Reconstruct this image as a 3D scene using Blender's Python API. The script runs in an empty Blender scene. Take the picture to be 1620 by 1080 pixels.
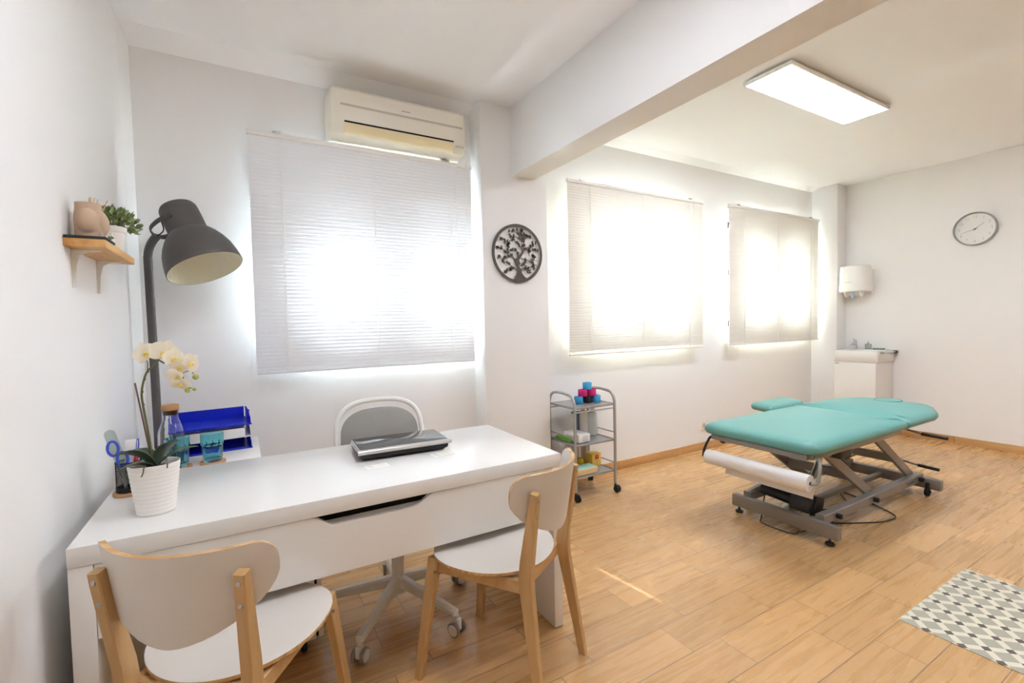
import bpy, bmesh, math, random
from mathutils import Vector, Matrix
random.seed(7)
PI = math.pi
C = bpy.context.scene.collection
V = Vector

# ------------------------------------------------------------------ materials
def lin(h):
    if isinstance(h, str):
        h = h.lstrip('#'); h = [int(h[i:i+2], 16)/255 for i in (0, 2, 4)]
        return tuple(c/12.92 if c <= .04045 else ((c+.055)/1.055)**2.4 for c in h) + (1,)
    return tuple(h) + (1,)

def new_mat(name):
    m = bpy.data.materials.new(name); m.use_nodes = True
    nt = m.node_tree; b = nt.nodes['Principled BSDF']
    return m, nt, b

def mat(name, col, rough=.5, metal=0, var=.03, scale=40, bump=0, coat=0, spec=.5, stretch=None):
    """plain surface with a faint procedural mottling of its colour"""
    m, nt, b = new_mat(name)
    c = lin(col)
    tc = nt.nodes.new('ShaderNodeTexCoord'); mp = nt.nodes.new('ShaderNodeMapping')
    nz = nt.nodes.new('ShaderNodeTexNoise'); nz.inputs['Scale'].default_value = scale
    nz.inputs['Detail'].default_value = 3
    if stretch: mp.inputs['Scale'].default_value = stretch
    mx = nt.nodes.new('ShaderNodeMix'); mx.data_type = 'RGBA'
    mx.inputs['A'].default_value = tuple(x*(1-var) for x in c[:3]) + (1,)
    mx.inputs['B'].default_value = tuple(min(1, x*(1+var)) for x in c[:3]) + (1,)
    nt.links.new(tc.outputs['Object'], mp.inputs['Vector']); nt.links.new(mp.outputs['Vector'], nz.inputs['Vector'])
    nt.links.new(nz.outputs['Fac'], mx.inputs['Factor']); nt.links.new(mx.outputs['Result'], b.inputs['Base Color'])
    b.inputs['Roughness'].default_value = rough; b.inputs['Metallic'].default_value = metal
    b.inputs['Specular IOR Level'].default_value = spec
    if coat: b.inputs['Coat Weight'].default_value = coat; b.inputs['Coat Roughness'].default_value = .05
    if bump:
        bp = nt.nodes.new('ShaderNodeBump'); bp.inputs['Strength'].default_value = bump; bp.inputs['Distance'].default_value = .002
        nt.links.new(nz.outputs['Fac'], bp.inputs['Height']); nt.links.new(bp.outputs['Normal'], b.inputs['Normal'])
    return m

def wood(name, c1, c2, axis='Z', scale=18, rough=.45, knots=0):
    m, nt, b = new_mat(name)
    tc = nt.nodes.new('ShaderNodeTexCoord'); mp = nt.nodes.new('ShaderNodeMapping')
    s = {'X': (.08, 1, 1), 'Y': (1, .08, 1), 'Z': (1, 1, .08)}[axis]
    mp.inputs['Scale'].default_value = s
    nz = nt.nodes.new('ShaderNodeTexNoise'); nz.inputs['Scale'].default_value = scale*2.2
    nz.inputs['Detail'].default_value = 6; nz.inputs['Distortion'].default_value = .6
    cr = nt.nodes.new('ShaderNodeValToRGB')
    cr.color_ramp.elements[0].position = .35; cr.color_ramp.elements[0].color = lin(c1)
    cr.color_ramp.elements[1].position = .68; cr.color_ramp.elements[1].color = lin(c2)
    nt.links.new(tc.outputs['Object'], mp.inputs['Vector']); nt.links.new(mp.outputs['Vector'], nz.inputs['Vector'])
    nt.links.new(nz.outputs['Fac'], cr.inputs['Fac']); nt.links.new(cr.outputs['Color'], b.inputs['Base Color'])
    b.inputs['Roughness'].default_value = rough
    return m

def emit(name, col, strength):
    m, nt, b = new_mat(name)
    b.inputs['Base Color'].default_value = lin(col)
    b.inputs['Emission Color'].default_value = lin(col); b.inputs['Emission Strength'].default_value = strength
    return m

def glass(name, col, rough=0.0, ior=1.45, trans=1.0):
    m, nt, b = new_mat(name)
    b.inputs['Base Color'].default_value = lin(col); b.inputs['Transmission Weight'].default_value = trans
    b.inputs['Roughness'].default_value = rough; b.inputs['IOR'].default_value = ior
    return m

def thin_glass(name, col, gloss=.06):
    m, nt, b = new_mat(name)
    nt.nodes.remove(b); out = nt.nodes['Material Output']
    t = nt.nodes.new('ShaderNodeBsdfTransparent'); t.inputs['Color'].default_value = lin(col)
    g = nt.nodes.new('ShaderNodeBsdfGlossy'); g.inputs['Roughness'].default_value = .02
    f = nt.nodes.new('ShaderNodeFresnel'); f.inputs['IOR'].default_value = 1.35
    mx = nt.nodes.new('ShaderNodeMixShader')
    nt.links.new(f.outputs[0], mx.inputs[0]); nt.links.new(t.outputs[0], mx.inputs[1]); nt.links.new(g.outputs[0], mx.inputs[2])
    nt.links.new(mx.outputs[0], out.inputs['Surface'])
    return m

def translucent(name, col, fac, rough=.5, tcol=None):
    m, nt, b = new_mat(name)
    out = nt.nodes['Material Output']
    b.inputs['Base Color'].default_value = lin(col); b.inputs['Roughness'].default_value = rough
    t = nt.nodes.new('ShaderNodeBsdfTranslucent'); t.inputs['Color'].default_value = lin(tcol or col)
    mx = nt.nodes.new('ShaderNodeMixShader'); mx.inputs[0].default_value = fac
    nt.links.new(b.outputs[0], mx.inputs[1]); nt.links.new(t.outputs[0], mx.inputs[2])
    nt.links.new(mx.outputs[0], out.inputs['Surface'])
    return m

WALL = mat('wall_paint', '#f4f3f1', .8, var=.012, scale=220, bump=.25, spec=.2)
CEIL = mat('ceiling_paint', '#f6f5f3', .85, var=.01, scale=200, bump=.15, spec=.2)
PLASTER = mat('rough_plaster', '#ece6dd', .9, var=.05, scale=420, bump=.8, spec=.1)
WHITE_GLOSS = mat('white_lacquer', '#e9e7e2', .2, var=.008, scale=5, spec=.45)
WHITE_SATIN = mat('white_satin', '#efece6', .35, var=.012, scale=8)
WHITE_PLASTIC = mat('white_plastic', '#f2f0ea', .3, var=.01, scale=20)
WHITE_METAL = mat('white_powder_coat', '#e9e6de', .35, var=.015, scale=60)
CREAM_PLASTIC = mat('cream_plastic', '#f0ebdc', .35, var=.012, scale=14)
FLAP = mat('yellowed_plastic', '#eddfb4', .4, var=.02, scale=12)
GREYSTRIP = mat('grey_strip', '#c6c0b1', .5)
BLACK = mat('black_plastic', '#161616', .4, var=.08)
NEARBLACK = mat('dark_cavity', '#0b0b0c', .9, var=.05)
RUBBER = mat('black_rubber', '#1f1e1d', .6, var=.1)
GREYMETAL = mat('grey_frame_paint', '#8f8983', .4, .25, var=.03, scale=30)
TROLLEY = mat('silver_paint', '#b4b2ae', .38, .5, var=.03, scale=50)
TROLLEYSHEET = mat('silver_sheet', '#a9a8a6', .42, .45, var=.04, scale=18)
CHROME = mat('chrome', '#d8d8d8', .12, 1, var=.01)
STEEL = mat('steel', '#b9b7b3', .28, 1, var=.02)
LAMPGREY = mat('dark_grey_paint', '#55524f', .55, var=.03, scale=60)
LAMPIN = mat('cream_enamel', '#efe9d2', .5, var=.01)
TEAL = mat('teal_vinyl', '#65a199', .42, var=.025, scale=260, bump=.06)
PAPER = mat('paper_roll', '#e4e1de', .8, var=.02, scale=80)
BIRCH = wood('birch', '#bb9561', '#d0ab79', 'Z', 9, .42)
BIRCHX = wood('birch_rail', '#bb9561', '#d0ab79', 'X', 9, .42)
PLY = wood('plywood_edge', '#b98c56', '#dcb985', 'X', 30, .5)
CHAIRWHITE = mat('white_foil', '#d8d2c9', .38, var=.012, scale=12)
PINE = wood('pine', '#c8924f', '#e3b679', 'Y', 12, .5)
CORK = mat('cork', '#b98a5e', .85, var=.22, scale=320, bump=.4)
SLATE = mat('slate_tile', '#2d2c2c', .6, var=.1)
CLAY = mat('beige_clay', '#c3a78d', .75, var=.04, scale=120, bump=.1)
BAMBOO = wood('bamboo', '#c99a58', '#e4bd80', 'Z', 30, .55)
POTWHITE = mat('white_ceramic', '#f1ede7', .45, var=.015, scale=30)
SOIL = mat('bark_soil', '#3b3029', .9, var=.35, scale=140, bump=.9)
LEAF = mat('orchid_leaf', '#3d4f3a', .35, var=.12, scale=40)
STEM = mat('orchid_stem', '#5b6238', .5, var=.15, scale=60)
STAKE = mat('brown_stake', '#7b5a4e', .6, var=.1)
PETAL = translucent('orchid_petal', '#f6eedb', .35)
LIP = mat('orchid_lip', '#f0d878', .5, var=.1, scale=90)
BUD = mat('orchid_bud', '#a9ad4a', .5, var=.1, scale=60)
FOLIAGE = mat('bush_leaf', '#77875f', .5, var=.3, scale=24)
FOLIAGE2 = mat('bush_leaf_light', '#a0b572', .5, var=.2, scale=24)
TURQ = glass('turquoise_glass', '#a4e6ee')
CLEAR = glass('clear_glass', '#fbfdfd')
BLUE_TRAY = translucent('blue_plastic', '#1f34c4', .25, .25, '#2f49ff')
CLEAR_TRAY = translucent('frosted_plastic', '#f4f4f3', .12, .25)
BLUE_GRIP = mat('blue_grip', '#2f4cc0', .4)
RED_PLASTIC = mat('red_plastic', '#b3282a', .4)
MESHBLACK = mat('black_mesh', '#1c1c1d', .5, .3)
FABRIC = mat('grey_fabric', '#98958f', .9, var=.12, scale=380, bump=.4, stretch=(1, 1, .35))
SILVER = mat('silver_plastic', '#cfcdc9', .3, .5)
LAPLID = mat('glossy_lid', '#17181a', .06, 0, var=.02)
TAPE_BLUE = mat('blue_tape', '#3fa4d8', .7, var=.04, scale=200)
TAPE_PINK = mat('pink_tape', '#d91f7c', .7, var=.04, scale=200)
TAPE_BLACK = mat('black_tape', '#222222', .75, var=.08, scale=200)
YELLOW = mat('yellow_card', '#f0cd62', .5, var=.03)
YELLOWBALL = mat('yellow_plastic', '#f2c719', .45)
REDINK = mat('red_ink', '#d8442f', .6)
KRAFT = wood('pale_wood_box', '#dcb67e', '#ecd0a0', 'X', 16, .6)
AQUA = mat('aqua_card', '#a9d7c4', .7)
GREEN = mat('green_card', '#6fb23f', .6)
WHITECARD = mat('white_card', '#eeece6', .6, var=.015)
BLUEGREY = mat('blue_grey_print', '#6f8699', .6)
GREYINK = mat('grey_ink', '#8b8c90', .7)
PALEINK = mat('pale_ink', '#c6c6c2', .7)
YELINK = mat('yellow_ink', '#dccb62', .7)
DARKTREE = mat('dark_bronze', '#574f45', .55, .1, var=.06, scale=60)
CLOCKGREY = mat('clock_grey', '#a6a6a5', .4)
DIAL = mat('dial_white', '#efeee9', .5, var=.01)
SEAGLASS = glass('sea_glass', '#cfe4dc', .12)
SLAT = translucent('blind_slat', '#edeff1', .016, .45, '#f3f5f8')
SLATW = translucent('blind_slat_cream', '#f1ede3', .016, .45, '#f4f4f2')
FRAMEW = mat('window_frame_paint', '#e9e7e2', .4)
SHUTTER = mat('shutter_slats', '#cfccc6', .6)
PANE = thin_glass('window_glass', '#f4f8f7')
LED = emit('led_diffuser', '#ebf1ff', 7)

# floor: wood-look tiles 0.514 x 0.1655 m, alternate rows shifted
def floor_mat():
    m, nt, b = new_mat('wood_look_tiles'); N = nt.nodes.new; L = nt.links.new
    tc = N('ShaderNodeTexCoord'); mp = N('ShaderNodeMapping')
    mp.inputs['Location'].default_value = (-1.62+.514*8, -1.505+.1655*20, 0)
    L(tc.outputs['Object'], mp.inputs['Vector'])
    def brick(c1, c2, mort, size, smooth=.1):
        k = N('ShaderNodeTexBrick'); k.offset = .29; k.offset_frequency = 2; k.squash = 1
        k.inputs['Scale'].default_value = 1; k.inputs['Mortar Size'].default_value = size; k.inputs['Mortar Smooth'].default_value = smooth
        k.inputs['Brick Width'].default_value = .514; k.inputs['Row Height'].default_value = .1655
        k.inputs['Color1'].default_value = c1; k.inputs['Color2'].default_value = c2; k.inputs['Mortar'].default_value = mort
        k.inputs['Bias'].default_value = 0
        L(mp.outputs['Vector'], k.inputs['Vector']); return k
    rnd = brick((0, 0, 0, 1), (1, 1, 1, 1), (.5, .5, .5, 1), 0)
    joint = brick((0, 0, 0, 1), (0, 0, 0, 1), (1, 1, 1, 1), .002)
    # grain
    sc = N('ShaderNodeVectorMath'); sc.operation = 'SCALE'; sc.inputs['Scale'].default_value = 23
    L(rnd.outputs['Color'], sc.inputs[0])
    ad = N('ShaderNodeVectorMath'); ad.operation = 'ADD'; L(tc.outputs['Object'], ad.inputs[0]); L(sc.outputs[0], ad.inputs[1])
    m2 = N('ShaderNodeMapping'); m2.inputs['Scale'].default_value = (.9, 17, 1); L(ad.outputs[0], m2.inputs['Vector'])
    n1 = N('ShaderNodeTexNoise'); n1.inputs['Scale'].default_value = 2.2; n1.inputs['Detail'].default_value = 7; n1.inputs['Distortion'].default_value = .7
    L(m2.outputs[0], n1.inputs['Vector'])
    m3 = N('ShaderNodeMapping'); m3.inputs['Scale'].default_value = (5, 120, 1); L(ad.outputs[0], m3.inputs['Vector'])
    n2 = N('ShaderNodeTexNoise'); n2.inputs['Scale'].default_value = 3; n2.inputs['Detail'].default_value = 3; L(m3.outputs[0], n2.inputs['Vector'])
    mixn = N('ShaderNodeMix'); mixn.data_type = 'FLOAT'; mixn.inputs['Factor'].default_value = .6
    L(n1.outputs['Fac'], mixn.inputs['A']); L(n2.outputs['Fac'], mixn.inputs['B'])
    cr = N('ShaderNodeValToRGB'); e = cr.color_ramp.elements
    e[0].position = .2; e[0].color = lin('#bd8f58'); e[1].position = .8; e[1].color = lin('#d7b281')
    k = e.new(.5); k.color = lin('#cba06a')
    L(mixn.outputs['Result'], cr.inputs['Fac'])
    hv = N('ShaderNodeHueSaturation')
    mr = N('ShaderNodeMapRange'); mr.inputs['To Min'].default_value = .88; mr.inputs['To Max'].default_value = 1.08
    L(rnd.outputs['Color'], mr.inputs['Value']); L(mr.outputs[0], hv.inputs['Value']); L(cr.outputs['Color'], hv.inputs['Color'])
    mx = N('ShaderNodeMix'); mx.data_type = 'RGBA'; mx.inputs['B'].default_value = lin('#8f7150')
    jf = N('ShaderNodeMath'); jf.operation = 'MULTIPLY'; jf.inputs[1].default_value = .9
    L(joint.outputs['Color'], jf.inputs[0]); L(jf.outputs[0], mx.inputs['Factor']); L(hv.outputs['Color'], mx.inputs['A'])
    L(mx.outputs['Result'], b.inputs['Base Color'])
    rr = N('ShaderNodeMapRange'); rr.inputs['To Min'].default_value = .2; rr.inputs['To Max'].default_value = .36
    L(n1.outputs['Fac'], rr.inputs['Value']); L(rr.outputs[0], b.inputs['Roughness'])
    bp = N('ShaderNodeBump'); bp.inputs['Strength'].default_value = .25; bp.inputs['Distance'].default_value = .002
    iv = N('ShaderNodeMath'); iv.operation = 'SUBTRACT'; iv.inputs[0].default_value = 1; L(joint.outputs['Color'], iv.inputs[1])
    L(iv.outputs[0], bp.inputs['Height']); L(bp.outputs['Normal'], b.inputs['Normal'])
    b.inputs['Specular IOR Level'].default_value = .5
    return m
FLOOR = floor_mat()
SKIRT = wood('skirting_tile', '#c0915a', '#d8ae78', 'X', 5, .35)
SKIRTY = wood('skirting_tile_side', '#c0915a', '#d8ae78', 'Y', 5, .35)

def rug_mat():
    m, nt, b = new_mat('diamond_vinyl'); N = nt.nodes.new; L = nt.links.new
    tc = N('ShaderNodeTexCoord'); sp = N('ShaderNodeSeparateXYZ'); L(tc.outputs['Object'], sp.inputs[0])
    def M(op, a, b_=None):
        n = N('ShaderNodeMath'); n.operation = op
        for i, x in enumerate((a, b_)):
            if x is None: continue
            if isinstance(x, (int, float)): n.inputs[i].default_value = x
            else: L(x, n.inputs[i])
        return n.outputs[0]
    X = M('DIVIDE', M('SUBTRACT', sp.outputs['X'], .065), .1105); Y = M('DIVIDE', M('ADD', sp.outputs['Y'], .035), .109)
    def band(t):
        f = M('FRACT', M('ADD', t, .5)); return M('LESS_THAN', M('ABSOLUTE', M('SUBTRACT', f, .5)), .16)
    u, v = band(M('ADD', X, Y)), band(M('SUBTRACT', X, Y))
    anyb = M('MAXIMUM', u, v); both = M('MULTIPLY', u, v)
    m1 = N('ShaderNodeMix'); m1.data_type = 'RGBA'; m1.inputs['A'].default_value = lin('#aba793'); m1.inputs['B'].default_value = lin('#ddd6c0'); L(anyb, m1.inputs['Factor'])
    m2 = N('ShaderNodeMix'); m2.data_type = 'RGBA'; m2.inputs['B'].default_value = lin('#5b534b'); L(both, m2.inputs['Factor']); L(m1.outputs['Result'], m2.inputs['A'])
    L(m2.outputs['Result'], b.inputs['Base Color']); b.inputs['Roughness'].default_value = .5
    return m
RUG = rug_mat()

# ------------------------------------------------------------------ mesh helpers
def smooth_path(pts, k=6, closed=False):
    P = [V(p) for p in pts]; n = len(P); out = []
    rng = range(n if closed else n-1)
    for i in rng:
        if closed: a, b, c, d = P[(i-1) % n], P[i], P[(i+1) % n], P[(i+2) % n]
        else: a, b, c, d = P[max(i-1, 0)], P[i], P[i+1], P[min(i+2, n-1)]
        for j in range(k):
            t = j/k
            out.append(.5*((2*b) + (c-a)*t + (2*a-5*b+4*c-d)*t*t + (3*b-a-3*c+d)*t**3))
    if not closed: out.append(P[-1])
    return out

class MB:
    def __init__(s): s.bm = bmesh.new()
    def _add(s, verts, faces, mi=0):
        vs = [s.bm.verts.new(v) for v in verts]; fs = []
        for f in faces:
            try:
                q = s.bm.faces.new([vs[i] for i in f]); q.material_index = mi; fs.append(q)
            except ValueError: pass
        return vs, fs
    def box(s, c, d, rot=None, bev=0, mi=0, seg=2):
        d = V(d)/2; M = Matrix.Translation(c) @ (rot.to_4x4() if rot else Matrix.Identity(4))
        co = [(x*d.x, y*d.y, z*d.z) for x in (-1, 1) for y in (-1, 1) for z in (-1, 1)]
        t = bmesh.new(); vs = [t.verts.new(M @ V(p)) for p in co]
        for f in ((0, 1, 3, 2), (4, 6, 7, 5), (0, 4, 5, 1), (2, 3, 7, 6), (0, 2, 6, 4), (1, 5, 7, 3)): t.faces.new([vs[i] for i in f])
        if bev: bmesh.ops.bevel(t, geom=t.edges[:], offset=min(bev, min(d)*.95), segments=seg, affect='EDGES', profile=.5)
        s.merge(t, mi); return s
    def bx(s, x0, x1, y0, y1, z0, z1, bev=0, mi=0):
        return s.box(((x0+x1)/2, (y0+y1)/2, (z0+z1)/2), (abs(x1-x0), abs(y1-y0), abs(z1-z0)), None, bev, mi)
    def merge(s, t, mi=0):
        t.verts.index_update(); mp = [s.bm.verts.new(v.co) for v in t.verts]
        for f in t.faces:
            try: q = s.bm.faces.new([mp[v.index] for v in f.verts]); q.material_index = mi
            except ValueError: pass
        t.free()
    def rings(s, R, cap=(True, True), mi=0, closed=True):
        """skin a list of equal-length rings"""
        n = len(R[0]); vs = [[s.bm.verts.new(p) for p in r] for r in R]
        for a, b in zip(vs, vs[1:]):
            for i in range(n if closed else n-1):
                j = (i+1) % n
                try: s.bm.faces.new([a[i], a[j], b[j], b[i]]).material_index = mi
                except ValueError: pass
        if cap[0]: s.bm.faces.new(vs[0][::-1]).material_index = mi
        if cap[1]: s.bm.faces.new(vs[-1]).material_index = mi
        return vs
    def tube(s, pts, r, n=12, cap=True, mi=0, closed=False, flat=None):
        P = [V(p) for p in pts]; m = len(P)
        rr = r if isinstance(r, list) else [r]*m
        T = []
        for i in range(m):
            a = P[(i-1) % m] if closed or i else P[0]; b = P[(i+1) % m] if closed or i < m-1 else P[-1]
            T.append((b-a).normalized())
        u = T[0].orthogonal().normalized()
        if flat is not None: u = (V(flat)-T[0]*V(flat).dot(T[0])).normalized()
        R = []
        for i in range(m):
            if i:
                q = T[i-1].rotation_difference(T[i]); u = q @ u
            u = (u-T[i]*u.dot(T[i])).normalized(); w = T[i].cross(u)
            ra, rb = rr[i] if isinstance(rr[i], tuple) else (rr[i], rr[i])
            R.append([P[i]+u*ra*math.cos(2*PI*k/n)+w*rb*math.sin(2*PI*k/n) for k in range(n)])
        if closed: R.append(R[0]); cap = False
        if closed:
            vs = [[s.bm.verts.new(p) for p in r_] for r_ in R[:-1]]; vs.append(vs[0])
            for a, b in zip(vs, vs[1:]):
                for i in range(n):
                    j = (i+1) % n
                    try: s.bm.faces.new([a[i], a[j], b[j], b[i]]).material_index = mi
                    except ValueError: pass
        else: s.rings(R, (cap, cap), mi)
        return s
    def cyl(s, a, b, r, r2=None, n=24, mi=0, bev=0):
        a, b = V(a), V(b)
        r2 = r if r2 is None else r2
        if bev:
            d = (b-a).normalized()
            return s.tube([a, a, a+d*bev, b-d*bev, b, b], [r-bev, r-bev, r, r2, r2-bev, r2-bev], n, mi=mi) if False else s._cylb(a, b, r, r2, n, mi, bev)
        s.tube([a, b], [r, r2], n, mi=mi); return s
    def _cylb(s, a, b, r, r2, n, mi, bev):
        d = (b-a).normalized(); u = d.orthogonal().normalized(); w = d.cross(u)
        R = []
        for p, q in ((a, r-bev), (a+d*bev, r), (b-d*bev, r2), (b, r2-bev)):
            R.append([p+u*q*math.cos(2*PI*k/n)+w*q*math.sin(2*PI*k/n) for k in range(n)])
        s.rings(R, (True, True), mi); return s
    def lathe(s, prof, n=48, M=None, mi=0, cap=(True, True), sq=None):
        M = M or Matrix.Identity(4); R = []
        for r, z in prof:
            R.append([M @ V((max(r, 1e-5)*math.cos(2*PI*k/n), max(r, 1e-5)*math.sin(2*PI*k/n)*(sq or 1), z)) for k in range(n)])
        s.rings(R, cap, mi); return s
    def prism(s, poly, h, M=None, mi=0, edge_mi=None, bev=0):
        M = M or Matrix.Identity(4); n = len(poly)
        lo = [M @ V((p[0], p[1], 0)) for p in poly]; hi = [M @ V((p[0], p[1], h)) for p in poly]
        t = bmesh.new(); a = [t.verts.new(p) for p in lo]; b = [t.verts.new(p) for p in hi]
        t.faces.new(a[::-1]); t.faces.new(b)
        side = [t.faces.new([a[i], a[(i+1) % n], b[(i+1) % n], b[i]]) for i in range(n)]
        t.verts.index_update(); mp = [s.bm.verts.new(v.co) for v in t.verts]
        sset = set(f.index for f in side); t.faces.index_update(); sset = set(f.index for f in side)
        for f in t.faces:
            q = s.bm.faces.new([mp[v.index] for v in f.verts]); q.material_index = edge_mi if (edge_mi is not None and f.index in sset) else mi
        t.free(); return s
    def ball(s, c, r, n=20, m=12, rot=None, mi=0):
        r = V(r) if not isinstance(r, (int, float)) else V((r, r, r)); R = []
        Mx = rot or Matrix.Identity(3)
        for i in range(m+1):
            f = -PI/2+PI*i/m; rad = max(math.cos(f), 1e-4); z = math.sin(f)
            R.append([V(c)+Mx @ V((r.x*rad*math.cos(2*PI*k/n), r.y*rad*math.sin(2*PI*k/n), r.z*z)) for k in range(n)])
        s.rings(R, (True, True), mi); return s
    def bar(s, pts, size, side, mi=0, bev=.003):
        """rectangular section along pts; size per point (a along `side`, b across); chamfered"""
        P = [V(p) for p in pts]; side = V(side).normalized(); R = []
        m = len(P)
        for i in range(m):
            t = (P[min(i+1, m-1)]-P[max(i-1, 0)]).normalized()
            u = (side-t*side.dot(t)).normalized(); w = t.cross(u)
            a, b = size[i] if isinstance(size, list) else size
            a /= 2; b /= 2; c = bev
            R.append([P[i]+u*x+w*y for x, y in ((a-c, b), (-a+c, b), (-a, b-c), (-a, -b+c), (-a+c, -b), (a-c, -b), (a, -b+c), (a, b-c))])
        s.rings(R, (True, True), mi); return s

def finish(bm, ang=38):
    bmesh.ops.recalc_face_normals(bm, faces=bm.faces[:])
    lim = math.radians(ang)
    for f in bm.faces: f.smooth = True
    for e in bm.edges:
        if len(e.link_faces) == 2: e.smooth = e.calc_face_angle(0) < lim
        else: e.smooth = False

ROOTM = {}
def obj(name, mb, mats, parent=None, world=False, ang=38, keep_normals=False):
    bm = mb.bm
    if parent is not None and world: bm.transform(ROOTM[parent.name].inverted())
    finish(bm, ang)
    me = bpy.data.meshes.new(name); bm.to_mesh(me); bm.free()
    for m in (mats if isinstance(mats, (list, tuple)) else [mats]): me.materials.append(m)
    o = bpy.data.objects.new(name, me); C.objects.link(o)
    if parent is not None:
        o.parent = parent; ROOTM[o.name] = ROOTM[parent.name]
    return o
def props(o, label=None, cat=None, group=None, kind=None):
    if label: o['label'] = label
    if cat: o['category'] = cat
    if group: o['group'] = group
    if kind: o['kind'] = kind
    return o
def thing(name, label, cat, loc=(0, 0, 0), rz=0, group=None):
    o = bpy.data.objects.new(name, None); C.objects.link(o); o.empty_display_size = .05
    o.location = loc; o.rotation_euler = (0, 0, rz)
    ROOTM[o.name] = Matrix.Translation(loc) @ Matrix.Rotation(rz, 4, 'Z')
    return props(o, label, cat, group)
def single(name, mb, mats, label, cat, loc=None, rz=0, group=None, local=False, ang=38):
    """a thing that is one mesh; geometry in world coords unless local, origin moved to loc"""
    if loc is not None:
        M = Matrix.Translation(loc) @ Matrix.Rotation(rz, 4, 'Z')
        if not local: mb.bm.transform(M.inverted())
    o = obj(name, mb, mats, ang=ang)
    if loc is not None:
        o.location = loc; o.rotation_euler = (0, 0, rz); ROOTM[o.name] = M
    else: ROOTM[o.name] = Matrix.Identity(4)
    return props(o, label, cat, group)
def struct(name, mb, mats, parent=None, ang=38):
    o = obj(name, mb, mats, parent, ang=ang)
    if parent is None: o['kind'] = 'structure'; ROOTM[o.name] = Matrix.Identity(4)
    return o
def clone(root, loc, rz=None, label=None, group=None):
    r = root.copy(); C.objects.link(r); r.location = loc
    if rz is not None: r.rotation_euler = (0, 0, rz)
    if label: r['label'] = label
    if group: r['group'] = group
    for ch in list(root.children):
        c = ch.copy(); C.objects.link(c); c.parent = r
        for g in list(ch.children):
            d = g.copy(); C.objects.link(d); d.parent = c
    return r
def rounded(w, d, r, n=6):
    """rounded rectangle outline centred on 0"""
    out = []
    for cx, cy, a0 in ((w/2-r, d/2-r, 0), (-w/2+r, d/2-r, 90), (-w/2+r, -d/2+r, 180), (w/2-r, -d/2+r, 270)):
        for k in range(n+1):
            a = math.radians(a0+90*k/n); out.append((cx+r*math.cos(a), cy+r*math.sin(a)))
    return out
def text(mb, s, size, M, ext=.0006, mi=0, spacing=1):
    cu = bpy.data.curves.new('t', 'FONT'); cu.body = s; cu.size = size; cu.align_x = 'CENTER'; cu.align_y = 'CENTER'; cu.extrude = ext
    cu.space_character = spacing
    o = bpy.data.objects.new('t', cu); C.objects.link(o)
    dg = bpy.context.evaluated_depsgraph_get(); me = o.evaluated_get(dg).to_mesh()
    t = bmesh.new(); t.from_mesh(me); t.transform(M); mb.merge(t, mi)
    o.evaluated_get(dg).to_mesh_clear(); bpy.data.objects.remove(o); bpy.data.curves.remove(cu)
def RX(a): return Matrix.Rotation(a, 4, 'X')
def RY(a): return Matrix.Rotation(a, 4, 'Y')
def RZ(a): return Matrix.Rotation(a, 4, 'Z')
def T(*p): return Matrix.Translation(p)
def align(d, up=(0, 0, 1)):
    """rotation taking +Z to d"""
    return V((0, 0, 1)).rotation_difference(V(d).normalized()).to_matrix()

# ------------------------------------------------------------------ room
XL, XR, YW, YP, YF, H = -.46, 6.09, 3.0, 2.84, -3.0, 2.784
WT = .22
m = MB(); m.bx(XL-.2, XR+.2, YF-.2, YW+WT, -.12, 0); struct('floor', m, FLOOR)
m = MB(); m.bx(XL-.2, XR+.2, YF-.2, YW+WT, H, H+.15)
# plaster cove over the window bays
for x0, x1, dz in ((XL, 1.438, .075), (1.972, 5.88, .035)):
    m.prism([(YW, H+.001), (YW-.085, H+.001), (YW-.05, H-dz*.4), (YW, H-dz)], x1-x0, T(x0, 0, 0) @ Matrix(((0, 0, 1, 0), (1, 0, 0, 0), (0, 1, 0, 0), (0, 0, 0, 1))))
struct('ceiling', m, CEIL)
m = MB(); m.bx(XL-.2, XL, YF-.2, YW+WT, 0, H)
m.prism([(XL-.001, YW+.001), (XL-.001, YW-.1), (XL+.012, YW-.06), (XL+.03, YW+.001)], H, T(0, 0, 0))
struct('wall_left', m, WALL)
m = MB(); m.bx(XR, XR+.2, YF-.2, YW+WT, 0, H); struct('wall_right', m, WALL)
m = MB(); m.bx(XL, XR, YF-.2, YF, 0, H); struct('wall_front', m, WALL)
# window wall with three openings
WIN = [(.17, 1.402), (2.30, 3.796), (4.30, 5.838)]
ZS, ZT = 1.20, 2.30
m = MB()
xs = [XL] + [x for w in WIN for x in w] + [XR]
for i in range(0, len(xs), 2): m.bx(xs[i], xs[i+1], YW, YW+WT, 0, H)
for a, b in WIN:
    m.bx(a, b, YW, YW+WT, 0, ZS); m.bx(a, b, YW, YW+WT, ZT, H)
struct('wall_rear', m, WALL)
m = MB(); m.bx(1.438, 1.972, YP, YW+.01, 0, H, .004); struct('pillar', m, WALL)
m = MB(); m.bx(5.88, XR+.01, 2.725, YW+.01, 0, H, .004); struct('column', m, WALL)
m = MB(); m.bx(1.677, 1.868, YF, YP+.01, 2.313, H+.02, .003)
for f in m.bm.faces:
    f.normal_update()
    if abs(f.normal.z) > .9: f.material_index = 1
struct('beam', m, [WALL, PLASTER])
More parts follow.
